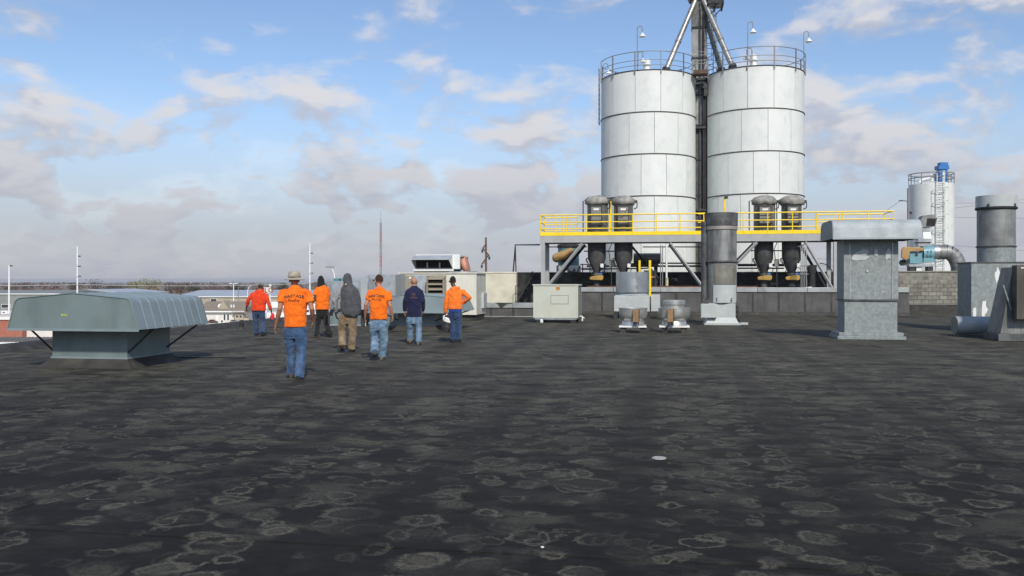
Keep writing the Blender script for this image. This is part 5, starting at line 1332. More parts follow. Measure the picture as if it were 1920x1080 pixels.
# ---- poles and wires
def monopole(px, ytop, D, arms, label, rbase=.17):
    p = at(px, HZ, D); k = D/F
    t = thing('transmission_pole', label, 'pole', (p.x, p.y, ZG), YAW)
    H = CAMH+(HZ-ytop)*k-ZG
    mb = MB(); mb.tube([(0,0,0),(0,0,H)], (rbase, rbase*.62), 12); mb.build('pole', M['pole_steel'], t)
    for py in arms:
        z = CAMH+(HZ-py)*k-ZG
        mb = MB(); mb.tube([(.1,0,z-.03),(6.5*k,0,z)], (.06,.05), 8); ar = mb.build('insulator', M['dark_steel'], t)
        for i in range(4): mb = MB(); mb.tube([((2+i)*k,0,z-.03),((2+i)*k+.12,0,z-.03)], .10, 8); mb.build('shed_disc', M['dark_steel'], ar)
    return t
monopole(17, 497, 150, (498,), 'slim white steel pole rising past the brick building')
monopole(145, 462, 165, (480, 499, 517.5), 'tall white steel transmission pole rising behind the ribbed relief hood')
monopole(581, 456, 190, (474.5, 493, 512), 'tall white steel transmission pole between the two men in orange shirts')
def wire(label, pts, r, mat, sag=0.0):
    pts = [Vector(p) for p in pts]; out = []
    for i in range(len(pts)-1):
        for j in range(10):
            u = j/10; q = pts[i].lerp(pts[i+1], u); q.z -= sag*4*u*(1-u); out.append(q)
    out.append(pts[-1]); b0 = out[0].copy()
    mb = MB(); mb.tube([q-b0 for q in out], r, 5); o = mb.build('power_line', mat, loc=b0)
    tag(o, label, 'cable')
for y0, y1, y2, nm in ((491, 498, 493, 'topmost'), (516, 519, 513, 'middle'), (531, 533.5, 531, 'lowest')):
    wire('%s of the pale power lines strung between the white poles' % nm, [at(-250, y0-3, 148), at(149, y1, 165), at(585, y2, 190)], .045, M['wire'], .4)
# street lights and small posts
def streetlight(px, ytop, ybot_z, D, reach, label, r=.09):
    p = at(px, HZ, D); k = D/F; H = CAMH+(HZ-ytop)*k-ZG
    t = thing('street_lamp', label, 'street lamp', (p.x, p.y, ZG), YAW)
    mb = MB(); mb.tube([(0,0,0),(0,0,H*.80),(reach*.25,0,H*.93),(reach*.75,0,H*.99),(reach,0,H)], (r,r*.8,r*.7,r*.6,r*.6), 8); mb.build('pole', M['pole_steel'], t)
    mb = MB(); mb.box((reach*1.0, 0, H-.05), (1.1, .4, .18)); mb.build('lamp_head', M['rail_grey'], t)
streetlight(629, 500, 0, 120, -.75, 'white curved street lamp behind the galvanised duct')
streetlight(464, 534, 0, 260, 1.6, 'small curved street lamp over the tan warehouse roof', .12)
p = at(438, HZ, 260); t = thing('lot_light', 'twin-headed white lot light in front of the tan warehouse', 'street lamp', (p.x, p.y, ZG), YAW)
kz = 260/F; H = CAMH+(HZ-531.5)*kz-ZG
mb = MB(); mb.tube([(0,0,0),(0,0,H)], (.16,.12), 8); mb.build('pole', M['pole_steel'], t)
for s_ in (-1, 1): mb = MB(); mb.box((s_*.75, 0, H), (.9,.4,.2)); mb.build('lamp_head', M['white'], t)
p = at(447, HZ, 262); mb = MB(); mb.tube([(0,0,0),(0,0,CAMH+(HZ-538.5)*262/F-ZG)], .13, 8); tag(mb.build('flag_pole', M['rail_grey'], loc=(p.x,p.y,ZG)), 'short grey pole beside the twin-headed lot light', 'pole')

# lattice mast
D = 210.0; kz = D/F; p = at(714, HZ, D)
t = thing('lattice_mast', 'red and grey lattice radio mast with a whip antenna', 'mast', (p.x, p.y, ZG), YAW)
H0 = 0; H1 = CAMH+(HZ-418)*kz-ZG; nseg = 26; w_ = .26
for s_ in range(nseg):
    za, zb_ = H1*s_/nseg, H1*(s_+1)/nseg
    mb = MB()
    pts3 = [(w_*math.cos(R(a_)), w_*math.sin(R(a_))) for a_ in (90, 210, 330)]
    for i in range(3):
        x, y = pts3[i]; x2, y2 = pts3[(i+1) % 3]
        mb.tube([(x,y,za),(x,y,zb_)], .05, 5); mb.tube([(x,y,za),(x2,y2,zb_)], .028, 4); mb.tube([(x,y,zb_),(x2,y2,zb_)], .028, 4)
    mb.build('lattice_section', M['lattice_red'] if (s_//3) % 2 else M['lattice_grey'], t)
mb = MB(); mb.tube([(0,0,H1-.5),(0,0,CAMH+(HZ-395)*kz-ZG)], .04, 5); mb.build('whip_antenna', M['lattice_grey'], t)
mb = MB(); mb.tube([(0,0,H1-6),(0,0,H1+1.0)], .08, 5); mb.build('antenna', M['lattice_grey'], t)
# timber utility pole with crooked arms
D = 120.0; kz = D/F; p = at(911, HZ, D)
t = thing('utility_pole', 'brown timber utility pole with crooked cross arms behind the cream wall', 'pole', (p.x, p.y, ZG), YAW)
def zu(py): return CAMH+(HZ-py)*kz-ZG
mb = MB(); mb.tube([(.1,0,0),(0,0,zu(445))], (.19,.13), 10); mb.build('pole', M['wood_pole'], t)
for (xa, ya, xb, yb) in ((-6.5,467,1,457),(-5,466,6.5,480),(-7.5,495.5,5,478)):
    mb = MB(); mb.tube([(xa*kz,-.16,zu(ya)),(xb*kz,-.16,zu(yb))], .10, 4, smooth=False); ar = mb.build('cross_arm', M['wood_pole'], t)
    ex, ey = (xa, ya) if xa < -4 else (xb, yb)
    if ey != 466 or True:
        e_ = (xb, yb) if (xa == -5) else (xa, ya)
        mb = MB(); mb.tube([(e_[0]*kz,-.2,zu(e_[1]+1)),(e_[0]*kz,-.2,zu(e_[1]+7))], .13, 8); mb.build('insulator', M['dark_steel'], ar)
mb = MB(); mb.tube([(-3*kz,-.1,zu(492)),(2*kz,-.1,zu(500))], .05, 4); mb.build('stay', M['wood_pole'], t)
# lamp post near the far tank
D = 75.0; kz = D/F; p = at(1703, HZ, D)
t = thing('street_lamp', 'dark pole with a curved lamp arm beside the slim white tank', 'street lamp', (p.x, p.y, ZG), YAW)
mb = MB(); mb.tube([(0,0,0),(0,0,CAMH+(HZ-353)*kz-ZG)], .10, 8); mb.build('pole', M['lattice_grey'], t)
z_ = CAMH+(HZ-376)*kz-ZG
mb = MB(); mb.tube([(0,0,z_-.1),(-.3,0,z_),(-.55,0,z_)], .05, 6); mb.build('arm', M['lattice_grey'], t)
mb = MB(); mb.box((-.62,0,z_-.02), (.3,.15,.08)); mb.build('lamp_head', M['dark_steel'], t)
mb = MB(); mb.box((.2,0,CAMH+(HZ-399)*kz-ZG), (.16,.2,.22)); mb.build('relay_box', M['dark_steel'], t)
wire('thin dark cable dropping from the lamp arm to the platform', [at(1688.5, 376.5, 75), at(1660, 396, 70)], .014, M['wire_dark'])
for i, (ya, yb) in enumerate(((355, 395), (381, 379), (406, 409.5), (406+54, 474))):
    wire(['upper thin wire', 'second thin wire', 'third thin wire', 'lowest thin wire'][i]+' crossing the sky behind the plenum stack', [at(1704 if i != 3 else 1786, ya if i else 400, 118), at(1990, yb+(0 if i else -30), 112)], .016, M['wire_dark'], .05)
for i, y_ in enumerate((487, 500)):
    wire(['higher', 'lower'][i]+' thin wire seen under the platform beside the conduits', [at(1450, y_-6, 140), at(1720, y_+5, 140)], .02, M['wire_dark'], .05)

# ---- trees
def leaf_mat(name, c1, c2):
    m, nt, b = newmat(name); N = NT(nt); v = N.coords()
    geo = N.new('ShaderNodeNewGeometry')
    N.put(b.inputs['Base Color'], N.mix(geo.outputs['Random Per Island'], c1, c2)); b.inputs['Roughness'].default_value = .9
    return m
LM = [leaf_mat('bare_brown_twigs', (.065,.045,.032), (.13,.09,.062)), leaf_mat('dark_evergreen', (.030,.036,.018), (.065,.07,.032)), leaf_mat('yellow_green_foliage', (.11,.115,.022), (.22,.20,.045)), leaf_mat('rusty_twigs', (.11,.06,.04), (.17,.10,.07))]
M['bark'] = pm('grey_brown_bark', (.085,.068,.052), .95, 0, .2, 3)
def tree(px, ytop, wpx, D, kind, label, seed):
    rn = random.Random(seed); p = at(px, HZ, D); k = D/F
    H = CAMH+(HZ-ytop)*k-ZG; Rw = wpx/2*k
    t = thing('tree', label, 'tree', (p.x, p.y, ZG), rn.random()*6, 'trees beyond the town')
    mb = MB(); hb = H*.35
    mb.tube([(0,0,0),(.1,.1,hb),(.0,.2,H*.85)], (.32,.22,.05), 7)
    for i in range(7):
        a_ = rn.random()*6.28; z0 = H*(.25+.35*rn.random()); r_ = Rw*(.5+.4*rn.random())
        mb.tube([(0,0,z0),(r_*.5*math.cos(a_),r_*.5*math.sin(a_),z0+H*.14),(r_*math.cos(a_),r_*math.sin(a_),z0+H*.22)], (.13,.08,.03), 5)
    mb.build('trunk', M['bark'], t)
    mb = MB(); n_ = 520
    lob = [(rn.random()*6.28, (.15+.55*rn.random())*Rw, H*(.42+.42*rn.random()), Rw*(.30+.22*rn.random())) for _ in range(12)]
    for i in range(n_):
        a_, rr, zc, rl = lob[i % 12]
        d = Vector((rn.gauss(0,1), rn.gauss(0,1), rn.gauss(0,.8))); d = d.normalized()*rl*(rn.random()**.4)
        c_ = Vector((rr*math.cos(a_), rr*math.sin(a_), zc))+d
        c_.z = max(H*.16, min(H, c_.z))
        s_ = (.28+.32*rn.random())*(1 if kind else .8)
        u = Vector((rn.gauss(0,1),rn.gauss(0,1),rn.gauss(0,1))).normalized(); v = u.orthogonal().normalized()
        mb.add([c_-u*s_, c_+v*s_*.7, c_+u*s_, c_-v*s_*.7], [(0,1,2,3)])
    mb.build('crown', LM[kind], t)
TL = [(-30,531,40,0),(20,533,36,0),(62,530,48,0),(100,532,40,3),(142,528,28,0),(182,524,40,0),(205,532,30,3),(226,531,28,1),(256,527,34,2),(280,520,46,2),(318,529,36,0),(338,531,30,3),(364,531,26,1),(392,532,34,0),(412,533,26,3),(432,534,22,0),(449,532,32,1),(480,534,36,3),(505,534,30,0),(528,531,34,1),(556,533,36,3),(600,533,40,0),(640,533,40,3),(680,533,42,0)]
TN = ['bare brown tree', 'dark green rounded tree', 'yellow-green conifer', 'rust-brown bare tree']
TPL = ['at the open end of the tree row', 'beyond the slim white pole', 'beyond the grey-green warehouse', 'just past the warehouse end', 'right behind the tall white pole', 'with the highest bare crown', 'beside the highest bare crown', 'next to the yellow-green conifers', 'that is the shorter of the yellow-green pair', 'that is the tallest and widest of the pair', 'beside the yellow-green pair', 'over the ribbed hood ridge', 'over the pale roof end', 'over the pale warehouse roof', 'near the twin-headed lot light', 'behind the twin-headed lot light', 'between lot light and red hooded man', 'behind the red hooded man', 'behind the lettered pole sign', 'left of the bucket hat', 'behind the man in the bucket hat', 'behind the pole between orange shirts', 'behind the curved street lamp', 'behind the galvanised duct']
for i, (px_, yt, wp, kd) in enumerate(TL):
    tree(px_, yt, wp*1.15, 560+60*rnd.random(), kd, TN[kd]+' '+TPL[i].replace('left of','beside'), 100+i)
# far hedgerows and woods as one mass
rn = random.Random(55); mb = MB()
for i in range(5200):
    D = 1300+3600*rn.random(); px_ = -350+1500*rn.random()
    if math.sin(px_*.021)+math.sin(px_*.057+2+D*.002) < .35: continue
    p = at(px_, HZ, D); s_ = 2.2+3.2*rn.random(); c_ = Vector((p.x, p.y, ZG+.5+rn.random()*6.5))
    u = Vector((rn.gauss(0,1),rn.gauss(0,1),rn.gauss(0,.6))).normalized(); v = u.orthogonal().normalized()
    mb.add([c_-u*s_, c_+v*s_*.7, c_+u*s_, c_-v*s_*.7], [(0,1,2,3)])
tag(mb.build('woodland', LM[0]), 'distant bare woodland along the horizon', 'woodland', kind='stuff')
rn = random.Random(56); mb = MB()
for i in range(1800):
    px_ = -350+1400*rn.random(); D = 640+240*rn.random()
    p = at(px_, HZ, D); s_ = .9+1.1*rn.random(); c_ = Vector((p.x, p.y, ZG+.4+rn.random()*(3.5+2*math.sin(px_*.05))))
    u = Vector((rn.gauss(0,1),rn.gauss(0,1),rn.gauss(0,.8))).normalized(); v = u.orthogonal().normalized()
    mb.add([c_-u*s_, c_+v*s_*.7, c_+u*s_, c_-v*s_*.7], [(0,1,2,3)])
tag(mb.build('scrub', LM[3]), 'brown scrub behind the warehouses', 'scrub', kind='stuff')
# ================================================================== people
def fabric(name, c1, c2=None, rough=.85, wear=None, scale=7, bump=.7):
    m, nt, b = newmat(name); N = NT(nt); v = N.coords(); c2 = c2 or tuple(x*.78 for x in c1)
    out = N.mix(N.rng(N.noise(v, scale, 4), .35, .65), c1, c2)
    if wear: out = N.mix(N.rng(N.noise(N.scale(v, (1,1,.4)), 5, 4), .52, .72, 0, .7), out, wear)
    N.put(b.inputs['Base Color'], out); b.inputs['Roughness'].default_value = rough
    b.inputs['Specular IOR Level'].default_value = .2
    b.inputs['Sheen Weight'].default_value = .15
    bn = N.new('ShaderNodeBump'); bn.inputs['Strength'].default_value = bump; bn.inputs['Distance'].default_value = .035
    N.put(bn.inputs['Height'], N.noise(N.scale(v, (.8,.8,1.25)), 8.5, 5, .55, 1.2)); N.put(b.inputs['Normal'], bn.outputs[0])
    return m
FB = dict(
    orange=fabric('safety_orange_cotton', (.92,.185,.012), (.80,.145,.008)),
    hoodie_orange=fabric('bright_orange_fleece', (.92,.215,.03), (.82,.17,.02)),
    red=fabric('red_orange_fleece', (.78,.065,.016), (.62,.045,.012)),
    navy=fabric('navy_cotton', (.016,.020,.060), (.010,.013,.040)),
    grey_dark=fabric('charcoal_grey_canvas', (.085,.088,.098), (.062,.065,.074)),
    grey_light=fabric('light_grey_jersey', (.30,.30,.31), (.22,.22,.23)),
    denim_mid=fabric('mid_blue_denim', (.055,.105,.20), (.035,.072,.15), wear=(.10,.17,.28)),
    denim_light=fabric('washed_blue_denim', (.16,.25,.34), (.10,.17,.26), wear=(.27,.37,.45)),
    denim_dark=fabric('dark_blue_denim', (.030,.055,.125), (.018,.034,.085), wear=(.05,.09,.17)),
    denim_blue=fabric('blue_denim', (.045,.075,.145), (.03,.05,.10), wear=(.075,.12,.19)),
    khaki=fabric('khaki_canvas', (.25,.185,.115), (.18,.13,.08), wear=(.33,.26,.17)),
    black=fabric('black_twill', (.014,.014,.015), (.022,.022,.023)),
    hat=fabric('stone_hat_cotton', (.42,.38,.30), (.34,.30,.23)),
    camo=fabric('camouflage_cotton', (.30,.28,.24), (.03,.03,.028), scale=26),
    hair_black=fabric('black_hair', (.010,.009,.009), (.018,.016,.015), scale=30),
    hair_brown=fabric('brown_hair', (.055,.030,.016), (.035,.018,.010), scale=30),
    glove=fabric('black_glove', (.015,.015,.016)),
    shoe_black=fabric('black_leather', (.018,.017,.016), rough=.55),
    shoe_brown=fabric('brown_leather', (.085,.062,.045), rough=.6),
    shoe_tan=fabric('tan_leather', (.24,.115,.045), rough=.6),
    shoe_grey=fabric('grey_shoe_mesh', (.15,.15,.14), rough=.7),
)
def skin_mat(name, c):
    m, nt, b = newmat(name); N = NT(nt); v = N.coords()
    N.put(b.inputs['Base Color'], N.mix(N.rng(N.noise(v, 14, 4), .3, .7), c, (c[0]*.85, c[1]*.75, c[2]*.7))); b.inputs['Roughness'].default_value = .55
    b.inputs['Subsurface Weight'].default_value = .08; b.inputs['Subsurface Radius'].default_value = (.01,.004,.002)
    return m
SK = dict(fair=skin_mat('weathered_fair_skin', (.46,.235,.16)), tan=skin_mat('sunburnt_skin', (.40,.19,.12)), dark=skin_mat('dark_brown_skin', (.075,.040,.027)), brown=skin_mat('brown_skin', (.22,.11,.07)))
TEXF = bpy.data.textures.new('cloth_folds', 'CLOUDS'); TEXF.noise_scale = .11; TEXF.noise_depth = 2
TEXG = bpy.data.textures.new('cloth_bunching', 'CLOUDS'); TEXG.noise_scale = .06; TEXG.noise_depth = 1
def fuse(o, voxel, smooth=4, fold=0.0, tex=None):
    r_ = o.modifiers.new('fuse', 'REMESH'); r_.mode = 'VOXEL'; r_.voxel_size = voxel; r_.use_smooth_shade = True
    if smooth: s_ = o.modifiers.new('relax', 'SMOOTH'); s_.factor = .5; s_.iterations = smooth
    if fold:
        d = o.modifiers.new('folds', 'DISPLACE'); d.texture = tex or TEXF; d.strength = fold; d.mid_level = .5; d.texture_coords = 'LOCAL'
def ell(cx, cy, z, rx, ry, n=16, rz=0.0, p=2.3):
    out = []
    for j in range(n):
        a = 2*PI*j/n; c, s = math.cos(a), math.sin(a)
        x = rx*math.copysign(abs(c)**(2/p), c); y = ry*math.copysign(abs(s)**(2/p), s)
        out.append(Vector((cx+x*math.cos(rz)-y*math.sin(rz), cy+x*math.sin(rz)+y*math.cos(rz), z)))
    return out
def ball(mb, c, r, M_=None, n=12):
    secs = []
    for i in range(1, 10):
        a = PI*i/10; secs.append([Vector((c[0]+r[0]*math.sin(a)*math.cos(2*PI*j/n), c[1]+r[1]*math.sin(a)*math.sin(2*PI*j/n), c[2]-r[2]*math.cos(a))) for j in range(n)])
    mb.loft(secs, True, True, False, M_)
def hand(mb, w, end, inward, grip=False, s=1.0):
    d = (end-w).normalized(); f = Vector((0,1,0)); f = (f-d*f.dot(d)).normalized(); inn = d.cross(f)
    if inn.dot(inward) < 0: inn = -inn
    L = .085*s
    secs = []
    for u, wd, th in ((-.01,.026,.02),(.02,.034,.019),(.06,.043,.017),(.092,.041,.014)):
        c = w+d*u*s
        secs.append([c+f*wd*s*math.cos(2*PI*j/10)+inn*th*s*math.sin(2*PI*j/10) for j in range(10)])
    mb.loft(secs)
    for i, (off, ln) in enumerate(((-.032,.062),(-.011,.076),(.011,.082),(.032,.074))):
        b0 = w+d*.085*s+f*off*s; cv = .9 if grip else .35
        p1 = b0+(d*.55+inn*cv*.35).normalized()*ln*.5*s; p2 = p1+(d*(.3 if grip else .8)+inn*cv).normalized()*ln*.35*s; p3 = p2+(d*(-.5 if grip else .6)+inn*cv*1.3).normalized()*ln*.3*s
        mb.tube([b0-d*.02, b0, p1, p2, p3], [.0095*s,.0095*s,.009*s,.0085*s,.0075*s], 8, round_end=True)
    b0 = w+d*.025*s+f*.030*s
    mb.tube([b0, b0+(d*.6+f*.7+inn*.25).normalized()*.04*s, b0+(d*.9+f*.5+inn*.5).normalized()*.075*s], [.012*s,.0105*s,.008*s], 8, round_end=True)
def shoe(parent, ankle, yawz, pitch, mat, s=1.0):
    # heel at y=-.07, toe at y=+.21, sole at z=-.09 below the ankle
    secs = []
    for y, wd, h, zb in ((-.085,.025,.085,-.088),(-.075,.034,.10,-.09),(-.03,.040,.115,-.09),(.03,.042,.10,-.09),(.09,.046,.068,-.09),(.15,.049,.055,-.089),(.20,.040,.045,-.086),(.222,.018,.028,-.08)):
        secs.append([Vector((wd*math.cos(2*PI*j/14), y, zb+h*(.5+.5*math.copysign(abs(math.sin(2*PI*j/14))**.7, math.sin(2*PI*j/14))))) for j in range(14)])
    Mx = Matrix.Translation(ankle) @ Matrix.Rotation(yawz, 4, 'Z') @ Matrix.Rotation(-pitch, 4, 'X') @ Matrix.Scale(s, 4)
    mb = MB(); mb.loft(secs, True, True, False, Mx); o = mb.build('shoe', mat, parent, angle=70)
    ss = []
    for y, wd in ((-.092,.026),(-.075,.039),(-.02,.043),(.04,.042),(.10,.049),(.16,.052),(.21,.040),(.231,.015)):
        ss.append((wd, y))
    poly = ss+[(-x, y) for x, y in reversed(ss)]
    mb = MB(); mb.prism(poly, -.104, -.086, 'z', Mx); mb.build('sole', M['rubber'], o)
    return o
def decal(mb, c, z, rz, x0, x1, z0, z1, n=5):
    q = Matrix.Rotation(rz, 3, 'Z')
    for i in range(n):
        a, b_ = x0+(x1-x0)*i/n, x0+(x1-x0)*(i+1)/n
        vs = [q @ Vector((xx, -.45, 0))+Vector((c.x, c.y, z+zz)) for xx, zz in ((a,z0),(b_,z0),(b_,z1),(a,z1))]
        mb.add(vs, [(0,1,2,3)])
def wrapped(ob, target, off):
    w_ = ob.modifiers.new('wrap', 'SHRINKWRAP'); w_.wrap_method = 'PROJECT'; w_.use_project_y = True; w_.use_project_x = False; w_.use_project_z = False
    w_.use_positive_direction = True; w_.use_negative_direction = False; w_.target = target; w_.offset = off; w_.wrap_mode = 'ABOVE_SURFACE'
def person(label, pxc, feet_y, J, o_, seed=0):
    D = F*CAMH/(feet_y-HZ); k = D/F
    base = at(pxc, feet_y, D); base.z = 0
    t = thing('person', label, 'person', base, YAW)
    def Q(n):
        px, py, y = J[n]; return Vector(((px-pxc)*k, y, CAMH+(HZ-py)*k))
    P = {n: Q(n) for n in J if n != 'hem'}
    s = o_.get('s', 1.0)
    trz = o_.get('torso_rz', 0.0); hrz = o_.get('head_rz', 0.0); hp = o_.get('head_pitch', 0.0)
    hem = CAMH+(HZ-J['hem'][1])*k; hemc = (J['hem'][0]-pxc)*k
    shm = (P['sl']+P['sr'])/2; hipm = (P['hl']+P['hr'])/2
    hw = (P['sr']-P['sl']).length/2
    pz = hipm.z
    def spine(z):
        u = (z-pz)/(shm.z-pz); c = hipm.lerp(shm, u); return c
    # ---------------- body, one continuous surface
    mb = MB(); secs = []
    for z, rx, ry in ((pz-.08,.135,.095),(pz+.02,.15,.105),(pz+.16,.135,.095),(pz+.30,.148,.10),(shm.z-.10,.165,.105),(shm.z-.02,.155,.085),(shm.z+.06,.07,.06)):
        c = spine(z); secs.append(ell(c.x, c.y, z, rx*s, ry*s, 16, trz))
    mb.loft(secs)
    hc = P['head']
    mb.tube([Vector((shm.x, shm.y, shm.z-.02)), shm+Vector((0,.01,.05)), hc-Vector((0,.015,.06))], [.065*s,.058*s,.055*s], 12)
    MH = Matrix.Translation(hc) @ Matrix.Rotation(hrz, 4, 'Z') @ Matrix.Rotation(hp, 4, 'X') @ Matrix.Scale(s*1.07, 4)
    ball(mb, (0,-.008,.018), (.074,.095,.094), MH); ball(mb, (0,.025,-.045), (.058,.066,.072), MH)
    ball(mb, (0,.098,-.018), (.013,.018,.022), MH, 8); ball(mb, (0,.078,-.092), (.026,.022,.02), MH, 8)
    for sx in (-1, 1): ball(mb, (sx*.077,.0,-.012), (.011,.020,.032), MH, 8)
    for a, e, w_ in (('sl','el','wl'), ('sr','er','wr')):
        mb.tube([P[a]+(shm-P[a])*.2+Vector((0,0,-.04)), P[a].lerp(P[e], .5), P[e], P[e].lerp(P[w_], .35), P[w_]], [.046*s,.05*s,.041*s,.043*s,.029*s], 10, round_end=True)
        side = Vector((1,0,0)) if a == 'sl' else Vector((-1,0,0))
        h_ = P['f'+a[1]] if ('f'+a[1]) in P else P[w_]+(P[w_]-P[e]).normalized()*.17
        hand(mb, P[w_], h_, side, o_.get('grip_'+a[1], False), s)
    for a, kn, an in (('hl','kl','al'), ('hr','kr','ar')):
        mb.tube([P[a], P[a].lerp(P[kn], .5), P[kn], P[kn].lerp(P[an], .35), P[an]], [.082*s,.07*s,.054*s,.054*s,.038*s], 10, round_end=True)
        mb.tube([P[an], P[an]+Vector((0,.05,-.05))], [.036*s,.03*s], 8, round_end=True)
    body = mb.build('body', SK[o_['skin']], t); fuse(body, .0095, 1)
    mb = MB()
    for sx in (-.03, .03): ball(mb, (sx, .083, .005), (.011,.009,.009), MH, 8)
    mb.build('eyes', M['white_print'], body)
    # ---------------- trousers
    mb = MB(); secs = []
    for z, rx, ry in ((pz-.15,.13,.085),(pz-.06,.168,.112),(pz+.03,.168,.118),(max(hem, pz)+.06,.155,.11)):
        c = spine(z); secs.append(ell(c.x, c.y, z, rx*s*o_.get('seat',1), ry*s, 16, trz))
    mb.loft(secs)
    lw = o_.get('leg', 1.0)
    for a, kn, an in (('hl','kl','al'), ('hr','kr','ar')):
        ad = (P[an]-P[kn]).normalized()
        mb.tube([P[a]+Vector((0,0,.04)), P[a].lerp(P[kn], .4), P[kn], P[kn].lerp(P[an], .5), P[an]+ad*.035], [.105*s*lw,.10*s*lw,.080*s*lw,.078*s*lw,.080*s*lw], 14)
    tr = mb.build('trousers', FB[o_['legs']], t); fuse(tr, .013, 3, .034, TEXF)
    for sx in (-1, 1):
        c = spine(pz-.02); mb = MB()
        decal(mb, c, pz, trz, sx*.08-.055, sx*.08+.055, -.10, .035); pk = mb.build('back_pocket', FB[o_['legs']], tr); wrapped(pk, tr, .005)
    # ---------------- top
    mb = MB(); secs = []; dz = shm.z-hem; wfac = o_.get('wide', 1.0)
    prof = [(0,.188,.135),(.10,.19,.14),(.35,.186,.135),(.60,.195,.138),(.82,.198,.130),(1-.03/dz,.190,.112),(1+.015/dz,.165,.10),(1+.055/dz,.118,.088),(1+.095/dz,.076,.074),(1+.115/dz,.066,.066)]
    for u, rx, ry in prof:
        z = hem+dz*u; c = spine(z); hx = hemc if u == 0 else None
        secs.append(ell(c.x*(1-.0)+((hemc-c.x)*(1-u)*.7 if u < 1 else 0), c.y, z, rx*s*wfac, ry*s*wfac, 18, trz))
    mb.loft(secs)
    long_ = o_['sleeve'] == 'long'
    for a, e, w_ in (('sl','el','wl'), ('sr','er','wr')):
        inn = shm-P[a]; st = P[a]+inn*.22+Vector((0,0,-.015))
        if long_:
            ad = (P[w_]-P[e]).normalized()
            mb.tube([st, P[a].lerp(P[e], .2), P[a].lerp(P[e], .6), P[e], P[e].lerp(P[w_], .5), P[w_]-ad*.01], [.068*s,.074*s,.070*s,.064*s,.060*s,.046*s], 12, round_end=True)
        else:
            mb.tube([st, P[a]+Vector((0,0,-.012)), P[a].lerp(P[e], .25), P[a].lerp(P[e], .64)], [.066*s,.070*s,.074*s,.078*s], 12)
    sh_ = mb.build(o_.get('top_name', 'shirt'), FB[o_['top']], t); fuse(sh_, .013, 3, o_.get('fold', .034), TEXF)
    # ---------------- shoes
    yz = o_.get('foot_yaw', (.12, -.12)); pt = o_.get('pitch', (0, 0)); sm = o_['shoes']
    shoe(t, P['al'], yz[0], pt[0], FB[sm[0]], s); shoe(t, P['ar'], yz[1], pt[1], FB[sm[1]], s)
    # ---------------- head wear and extras
    hair = o_.get('hair')
    if hair:
        mb = MB(); r_ = 1.07
        secs = []
        for i in range(0, 8):
            a = R(-18+i*15.2); z = .018+.100*r_*math.sin(a); c = math.cos(a)
            secs.append([Vector((.079*c*math.cos(2*PI*j/18), -.014+(.098 if math.sin(2*PI*j/18) < 0 else .082)*c*math.sin(2*PI*j/18), z+(.035*max(0, math.sin(2*PI*j/18)) if i < 3 else 0))) for j in range(18)])
        mb.loft(secs, True, True, False, MH)
        hr = mb.build('hair', FB[hair], t)
        if o_.get('long_hair'):
            mb = MB(); rn = random.Random(4)
            for i in range(22):
                a = PI+PI*(i+.5)/22+.25*(rn.random()-.5)
                p0 = MH @ Vector((.074*math.cos(a), .085*math.sin(a)-.01, .03)); p1 = MH @ Vector((.088*math.cos(a), .10*math.sin(a)-.02, -.09)); p2 = MH @ Vector((.098*math.cos(a), .11*math.sin(a)-.03, -.20-.05*rn.random()))
                mb.tube([p0, p1, p2], [.016,.018,.012], 6)
            mb.build('locks', FB[hair], hr)
    if o_.get('hat') == 'bucket':
        mb = MB(); mb.lathe([(.094,.022),(.098,.05),(.094,.098),(.080,.128),(.05,.138),(.01,.14)], 22, M=MH @ Matrix.Scale(1.09, 4, (0,1,0))); h_ = mb.build('hat', FB['hat'], t)
        mb = MB(); mb.lathe([(.092,.034),(.125,.018),(.158,.004),(.162,.002),(.158,-.004),(.12,.008),(.090,.024)], 26, M=MH @ Matrix.Scale(1.06, 4, (0,1,0))); b_ = mb.build('brim', FB['hat'], h_)
        mb = MB(); mb.lathe([(.0975,.034),(.1,.036),(.1,.056),(.097,.058)], 22, M=MH @ Matrix.Scale(1.09, 4, (0,1,0))); mb.build('hat_band', fabric('hat_band_cotton', (.24,.21,.16)), h_)
    if o_.get('hat') == 'cap':
        mb = MB(); mb.lathe([(.086,.018),(.088,.05),(.080,.085),(.055,.112),(.01,.12)], 20, M=MH @ Matrix.Scale(1.18, 4, (0,1,0))); h_ = mb.build('cap', FB['camo'], t)
        mb = MB(); mb.add([(-.075,.06,.028),(.075,.06,.028),(.06,.17,.012),(-.06,.17,.012),(-.075,.06,.034),(.075,.06,.034),(.06,.17,.018),(-.06,.17,.018)], [(0,1,2,3),(4,7,6,5),(0,4,5,1),(1,5,6,2),(2,6,7,3),(3,7,4,0)], False, MH); mb.build('peak', FB['camo'], h_)
    if o_.get('glasses'):
        mb = MB(); mb.bx(-.07, -.008, .088, .10, -.012, .022, MH); mb.bx(.008, .07, .088, .10, -.012, .022, MH); mb.bx(-.02,.02,.09,.098,.008,.016,MH)
        for sx in (-.078, .072): mb.bx(sx, sx+.006, -.01, .095, .008, .018, MH)
        mb.build('sunglasses', M['rubber'], t)
    if o_.get('hood'):
        mb = MB(); c = shm+Vector((0,-.06,.045))
        mb.tube([c+Vector((.115*math.cos(R(a)), .10+.10*math.sin(R(a)), .02+.02*math.cos(R(a*1.0)))) for a in range(150, 391, 20)], [.03,.036,.042,.048,.055,.06,.063,.06,.055,.048,.042,.036,.03], 10, round_end=True)
        ball(mb, (c.x, c.y-.015, c.z-.05), (.10,.055,.085)); h_ = mb.build('hood', FB[o_['top']], sh_); fuse(h_, .012, 3, .012, TEXG)
